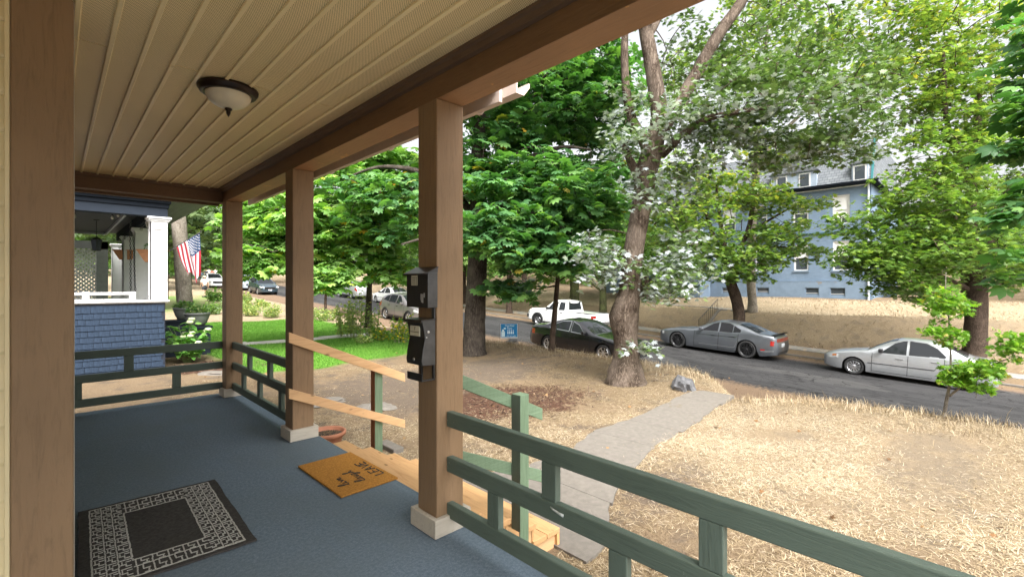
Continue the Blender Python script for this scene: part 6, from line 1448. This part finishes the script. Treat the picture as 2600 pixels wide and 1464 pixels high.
# thin young tree in the yard and the leafy sapling
ty = V3(10.55, 9.15, float(gz(10.55, 9.15))); ah = lambda u, v, d=13.9: at(u, v, d)
tree('thin leaning young tree standing in front of the glossy black sedan', tuple(ty), [([ty - V3(0, 0, .1), ah(1402, 860), ah(1408, 800), ah(1414, 730), ah(1420, 660), ah(1424, 580), ah(1420, 500)], [.095, .085, .078, .07, .058, .045, .02]), ([ah(1415, 725), ah(1390, 728), ah(1366, 735), ah(1340, 730)], [.03, .025, .02, .01]), ([ah(1416, 715), ah(1440, 700), ah(1470, 690)], [.03, .022, .01])],
     [(cen(1420, 600, 13.6), (.7, .7, .7), 22), (cen(1350, 710, 13.5), (.5, .4, .25), 9), (cen(1470, 680, 13.5), (.4, .4, .3), 8)], 'maple', .17, 13, LM_green, BK_dark, 'young_tree', 61, .5, .4)
sp = V3(9.42, .52, float(gz(9.42, .52))); ai = lambda u, v, d=6.95: at(u, v, d)
tree('leafy young sapling at the lawn crest in front of the silver compact sedan', tuple(sp), [([sp - V3(0, 0, .1), ai(2398, 1050), ai(2404, 1010), ai(2410, 985), ai(2414, 950), ai(2414, 900), ai(2412, 850), ai(2408, 790), ai(2400, 740), ai(2402, 690)], [.026, .023, .021, .019, .014, .012, .011, .009, .007, .004]),
     ([ai(2410, 1005), ai(2435, 985, 6.85), ai(2480, 950, 6.7), ai(2530, 920, 6.55), ai(2575, 905, 6.4)], [.017, .014, .011, .008, .004]), ([ai(2480, 950, 6.7), ai(2480, 985, 6.6), ai(2478, 1010, 6.55)], [.006, .005, .003])],
     [(cen(2405, 770, 6.9), (.20, .20, .30), 16), (cen(2370, 830, 6.9), (.10, .10, .08), 4), (cen(2415, 850, 6.9), (.10, .10, .22), 8), (cen(2425, 950, 6.8), (.22, .2, .13), 12), (cen(2500, 930, 6.6), (.28, .25, .14), 18), (cen(2575, 880, 6.4), (.22, .2, .24), 14), (cen(2480, 985, 6.6), (.12, .12, .10), 6), (cen(2570, 1000, 6.4), (.04, .04, .05), 1)], 'maple', .064, 32, LM_sap, BK_pale, 'sapling', 71, .85, .13, None, 300, None, .0035)
# ------------------------------------------------------------------ woods up the street and beyond
BGT = [(20.0, 76, 13, 6, 'tall green tree closing the far end of the street'), (26.5, 33.5, 9, 4.2, 'rounded green tree on the far bank beyond the pickup'), (29.5, 43, 12, 5.2, 'big green tree on the far bank up the street'),
       (33, 26, 11, 4.6, 'green tree standing on the rise left of the blue apartment house'), (30, 56, 13, 5.5, 'leafy tree far up the bank above the parked crossovers'), (12.4, 29.8, 4.6, 1.5, 'small slim tree by the near kerb beyond the neighbour lawn'),
       (4.5, 36, 10, 4.0, 'pale green tree behind the flag'), (-1, 44, 12, 5.5, 'broad tree behind the neighbour roof'), (6.5, 58, 13, 5.5, 'dull green tree at the head of the near verge'), (12, 70, 14, 5.5, 'tall dull tree above the far group of people'),
       (-8, 34, 9, 4.5, 'bushy tree seen through the lattice of the neighbour porch'), (37, 36, 13, 5.5, 'tall dark tree behind the bank on the rise'), (27.5, 21.5, 11, 4.6, 'bright green tree on the bank just above the white pickup'), (20.5, 30, 12, 4.8, 'high crowned tree overhanging the street beyond the pickup'), (33.5, 19.2, 10.5, 3.2, 'light green tree beside the apartment house entrance'), (44, 1.2, 9, 3.6, 'light green tree beyond the corner of the apartment house'), (52, -9, 12, 6, 'broad green tree far across the street past the spreading maple'), (41, -8, 8, 4, 'green tree on the dry lawn behind the spreading maple')]
for i, (x, y, h, r_, lab) in enumerate(BGT):
    roadside(lab, x, y, h, r_, 100 + i, BK_dark if i % 3 else BK_moss, LM_far if i not in (6, 8, 9) else LM_con, .42 if y < 50 else .6, 0, 70, 26, .28 if h > 5 else .08, 1.0 if h > 5 else .6, 'clump', .22 if h > 5 else .45)
wood_pts = np.random.default_rng(77)
WC = []
for (x0, x1, y0, y1, n) in ((-40, 45, 90, 125, 240), (45, 90, 30, 90, 170), (60, 110, -60, 20, 140), (-50, -12, 40, 90, 90)):
    q = np.stack([wood_pts.uniform(x0, x1, n), wood_pts.uniform(y0, y1, n)], -1)
    WC.append(np.concatenate([q, (gz(q[:, 0], np.clip(q[:, 1], -60, 140)) + wood_pts.uniform(1, 9, n))[:, None]], 1))
WC = np.concatenate(WC); rep = 46; n = len(WC) * rep; off = wood_pts.normal(0, 1, (n, 3)); off /= np.linalg.norm(off, axis=1)[:, None]; off *= wood_pts.uniform(.5, 1, (n, 1)) * np.array([3.2, 3.2, 2.6])
woods = leaf_cloud('woods', np.repeat(WC, rep, 0) + off, *LEAF['clump'], wood_pts.uniform(.7, 1.5, n), LM_far, None, wood_pts, tilt=.8); tag(woods, 'far wooded hillside closing the view behind the street', 'woods', kind='stuff')
# ------------------------------------------------------------------ dry grass, lawn and mulch
def blades(name, X, Y, L, Wd, lean, mat, g, label, cat, lift=.004, rnd=None, kind='stuff', bend=.35):
    n = len(X); Z = gz(X, Y) + lift; a = g.uniform(0, 2 * math.pi, n); el = lean
    d = np.stack([np.cos(a) * np.cos(el), np.sin(a) * np.cos(el), np.sin(el)], -1); s = np.stack([-np.sin(a), np.cos(a), np.zeros(n)], -1)
    P0 = np.stack([X, Y, Z], -1); Pm = P0 + d * (L * .55)[:, None]; Pt = P0 + d * L[:, None] + np.stack([np.cos(a) * L * .1, np.sin(a) * L * .1, -L * bend * np.abs(np.sin(el)) * .6], -1)
    w = (Wd / 2)[:, None]
    V = np.stack([P0 - s * w, P0 + s * w, Pm + s * w * .8, Pm - s * w * .8, Pt], 1).reshape(-1, 3)
    b = (np.arange(n) * 5)[:, None]; F = np.concatenate([b + np.array([[0, 1, 2]]), b + np.array([[0, 2, 3]]), b + np.array([[3, 2, 4]])], 1).reshape(-1, 3)
    if rnd is None: rnd = g.uniform(0, 1, n)
    return tag(mesh_np(name, V, F, mat, None, attr={'rnd': np.repeat(rnd, 5)}), label, cat, kind=kind)
G = np.random.default_rng(99)
STRAW = attrmat('straw_blades', [(0., (.075, .048, .025)), (.25, (.18, .128, .07)), (.5, (.315, .24, .14)), (.8, (.44, .355, .235)), (1., (.53, .45, .33))], .8, .15)
def on_path(X, Y):
    lo = np.interp(X, [e[0] for e in edges], [e[1] for e in edges]); hi = np.interp(X, [e[0] for e in edges], [e[2] for e in edges])
    j = .20 * np.abs(np.sin(X * 7.3 + Y) * np.sin(X * 3.1)) * (X > 3.4)
    return (X > 2.7) & (X < 8.62) & (Y > lo + j) & (Y < hi - j) & (np.sin(X * 91.7 + Y * 57.3) * np.cos(X * 43.1 - Y * 71.9) < .72)
n = 520000; r_ = 1.2 + 10.5 * G.uniform(0, 1, n) ** .8; th = R(YAW) + G.uniform(-.64, .86, n); X, Y = r_ * np.sin(th) * 1.05, r_ * np.cos(th)
from_noise = np.sin(X * 2.1 + 1.3 * np.sin(Y * 1.7)) * np.sin(Y * 2.3 + 1.1 * np.sin(X * 1.9)) + .5 * np.sin(X * 5.1 + Y * 3.7)
k = ((X > 1.85) | (Y > 7.15)) & (X < 12.2) & (X > -.4) & ~on_path(X, Y) & (in_lawn(X, Y) < .3) & (G.uniform(0, 1, n) > .92 * np.clip(in_dirt(X, Y) * 1.1 + .8 * in_mulch(X, Y), 0, 1)) & (G.uniform(0, 1, n) < .62 + .5 * from_noise) & ~((X < 2.85) & (Y > 2.25) & (Y < 4.35))
X, Y = X[k], Y[k]; n = len(X); tone = np.clip(.52 + .2 * np.sin(X * .9 + 2) * np.sin(Y * .8) + G.normal(0, .30, n) - .26 * np.clip((Y - 3.6) / 2.5, 0, 1) + .08, 0, 1)
blades('dry_grass', X, Y, G.uniform(.03, .085, n), G.uniform(.0028, .005, n), np.abs(G.normal(.06, .16, n)), STRAW, G, 'bleached straw-like dry grass lying over the front yard', 'grass', rnd=tone)
# upright dry tufts along the crest and in front of the black car
n = 30000; Y = G.uniform(-3, 15, n); cr = 9.35 + 1.2 * sm(3.0, 5.5, Y) - .8 * np.exp(-((Y - 3.4) / .75) ** 2); X = cr + G.normal(-.05, .55, n)
cl = np.sin(X * 6 + 2 * np.sin(Y * 5)) * np.sin(Y * 7.3); k = (cl + G.uniform(-1, 1, n) > .1) & ~on_path(X, Y) & ~((np.abs(Y - 3.55) < .45) & (X < 10)); X, Y = X[k], Y[k]; n = len(X)
blades('dry_grass', X, Y, G.uniform(.07, .20, n) * (1 + .9 * (G.uniform(0, 1, n) > .97)), G.uniform(.003, .006, n), G.uniform(.5, 1.45, n), STRAW, G, 'upright dry grass tufts fringing the crest of the yard above the street', 'grass')
# far bank straw
n = 70000; X = G.uniform(26, 40, n) ; Y = G.uniform(-8, 30, n); cl = np.sin(X * 2 + np.sin(Y * 2.3)) + np.sin(Y * 1.9); k = (G.uniform(-2, 2, n) < cl + .8) & ~((np.abs(Y - 10.75) < .75) & (X < 28.9)) & (X < 37.3); X, Y = X[k], Y[k]; n = len(X)
blades('dry_grass', X, Y, G.uniform(.10, .28, n), G.uniform(.010, .022, n), np.abs(G.normal(.25, .25, n)), STRAW, G, 'dry straw grass on the far bank below the apartment house', 'grass', rnd=np.clip(G.normal(.45, .22, n) + .28 * sm(28.3, 29.5, X), 0, 1))
LAWN = leafmat('lawn_blade', [(0., (.05, .14, .015)), (.5, (.10, .24, .03)), (1., (.19, .33, .06))], .3, .6, .2)
n = 130000; X = G.uniform(3.0, 9.8, n); Y = G.uniform(11.1, 27.2, n); k = (in_lawn(X, Y) > .4) & ~((Y > 16.9) & (Y < 17.85)); X, Y = X[k], Y[k]; n = len(X)
blades('lawn_grass', X, Y, G.uniform(.03, .075, n), G.uniform(.006, .011, n), G.uniform(.5, 1.4, n), LAWN, G, 'short watered green lawn in front of the blue house', 'grass')
MUL = attrmat('mulch_chips', [(0., (.026, .016, .012)), (.5, (.07, .043, .033)), (.8, (.13, .085, .06)), (1., (.34, .24, .16))], .9, .1)
n = 24000; X = G.uniform(1.9, 8.2, n); Y = G.uniform(3.8, 15, n); k = (in_mulch(X, Y) > G.uniform(.15, .9, n)) & ~on_path(X, Y); X, Y = X[k], Y[k]; n = len(X)
blades('mulch', X, Y, G.uniform(.03, .08, n), G.uniform(.008, .022, n), np.abs(G.normal(.15, .3, n)), MUL, G, 'dark shredded bark mulch in a patch of the yard and by the blue wall', 'mulch', lift=.01)
LIT = attrmat('fallen_leaves', [(0., (.07, .04, .02)), (.5, (.17, .09, .04)), (.85, (.27, .17, .08)), (1., (.36, .28, .18))], .8)
n = 800; X = G.uniform(2, 24, n); Y = G.uniform(-3, 14, n); k = ((X < 10.5) | ((X > 13.9) & (X < 16.2)) | (X > 22.2)); X, Y = X[k], Y[k]; n = len(X)
Zl = np.where((X > 13.3) & (X < 22.9), road_z(Y), gz(X, Y)) + .02
tag(leaf_cloud('fallen_leaves', np.stack([X, Y, Zl], -1), *LEAF['maple'], G.uniform(.025, .06, n), LIT, None, G, tilt=.35), 'scattered fallen brown leaves on yard and road edge', 'leaves', kind='stuff')
# garden plants along the neighbour's street edge
LM_weed = leafmat('weed_leaf', [(0., (.14, .23, .06)), (.5, (.28, .37, .12)), (.85, (.42, .44, .20)), (1., (.55, .48, .15))], .45, .6, .2)
LM_flower = leafmat('yellow_flower_leaf', [(0., (.08, .18, .03)), (.6, (.16, .28, .05)), (.8, (.42, .38, .03)), (1., (.62, .45, .02))], .4, .6, .2)
def clump_plant(label, x, y, h, r, n, mat, seed, size=.13, name='garden_plant', cat='plant', upright=True):
    g = np.random.default_rng(seed); random.seed(seed); z = float(gz(x, y)); t = empty(name, label, cat, (x, y, z)); m = MB(); P = []; O = []
    for i in range(n):
        a = random.uniform(0, 6.28); rr = r * math.sqrt(random.random()); b = Vector((rr * math.cos(a) * .6, rr * math.sin(a) * .6, 0)); e = Vector((rr * math.cos(a), rr * math.sin(a), h * random.uniform(.55, 1.05)))
        m.tube([b, b.lerp(e, .5) + Vector((0, 0, .05)), e], [.008, .006, .003], 4)
        for q in np.linspace(.15, 1, 17 if upright else 6): p = b.lerp(e, q); P.append((x + p.x + g.normal(0, .04), y + p.y + g.normal(0, .04), z + p.z))
    s_ = m.build('stems', simple('weed_stem', (.20, .24, .10), .8), t); s_['kind'] = 'stuff'
    P = np.array(P); tag(leaf_cloud('foliage', P, *LEAF['plain'], g.uniform(.6, 1.4, len(P)) * size, mat, t, g, tilt=.9), kind='stuff'); return t
for i, (u, d_, h, r_, n_, mt, lab) in enumerate(((905, 17.4, 1.75, .42, 34, LM_weed, 'tallest feathery green plant by the lawn walk end'), (875, 17.8, 1.25, .40, 28, LM_weed, 'tall grassy plant just left of the feathery one'), (945, 17.0, 1.3, .35, 24, LM_weed, 'tall seeded stalks right of the feathery plant'), (1015, 16.2, .95, .45, 34, LM_flower, 'bushy yellow flowering plant in front of the grey crossover'),
      (965, 16.6, .55, .4, 26, LM_flower, 'low yellow flowered plant between the walk end and the crossover'), (830, 24.3, .65, .55, 36, LM_weed, 'low straggly plant at the back edge of the lawn'), (790, 25, .6, .55, 36, LM_weed, 'low yellowing plant beside the middle post at the lawn edge'), (690, 26.5, .8, .6, 44, LM_weed, 'tangled weedy plant with dark stems in the far lawn bed'), (640, 27, .85, .6, 44, LM_weed, 'tall grass clump at the far lawn bed by the corner post'),
      (600, 27, .8, .5, 36, LM_weed, 'grass clump behind the corner post'), (545, 27.5, .8, .5, 36, LM_green, 'green bush right of the flower pots'), (925, 15.8, .3, .3, 16, LM_weed, 'small weed at the end of the lawn walk'), (665, 33, .5, .5, 20, LM_weed, 'pale bush in front of the dark teal wagon'), (615, 32, 1.0, .6, 30, LM_weed, 'leafy bush left of the dark teal wagon'), (545, 36, 1.0, .7, 30, LM_green, 'round green bush beside the walking man'))):
    q = at(u, 722, d_); clump_plant(lab, q.x, q.y, h, r_, n_, mt, 300 + i, .105 if d_ < 30 else .2)
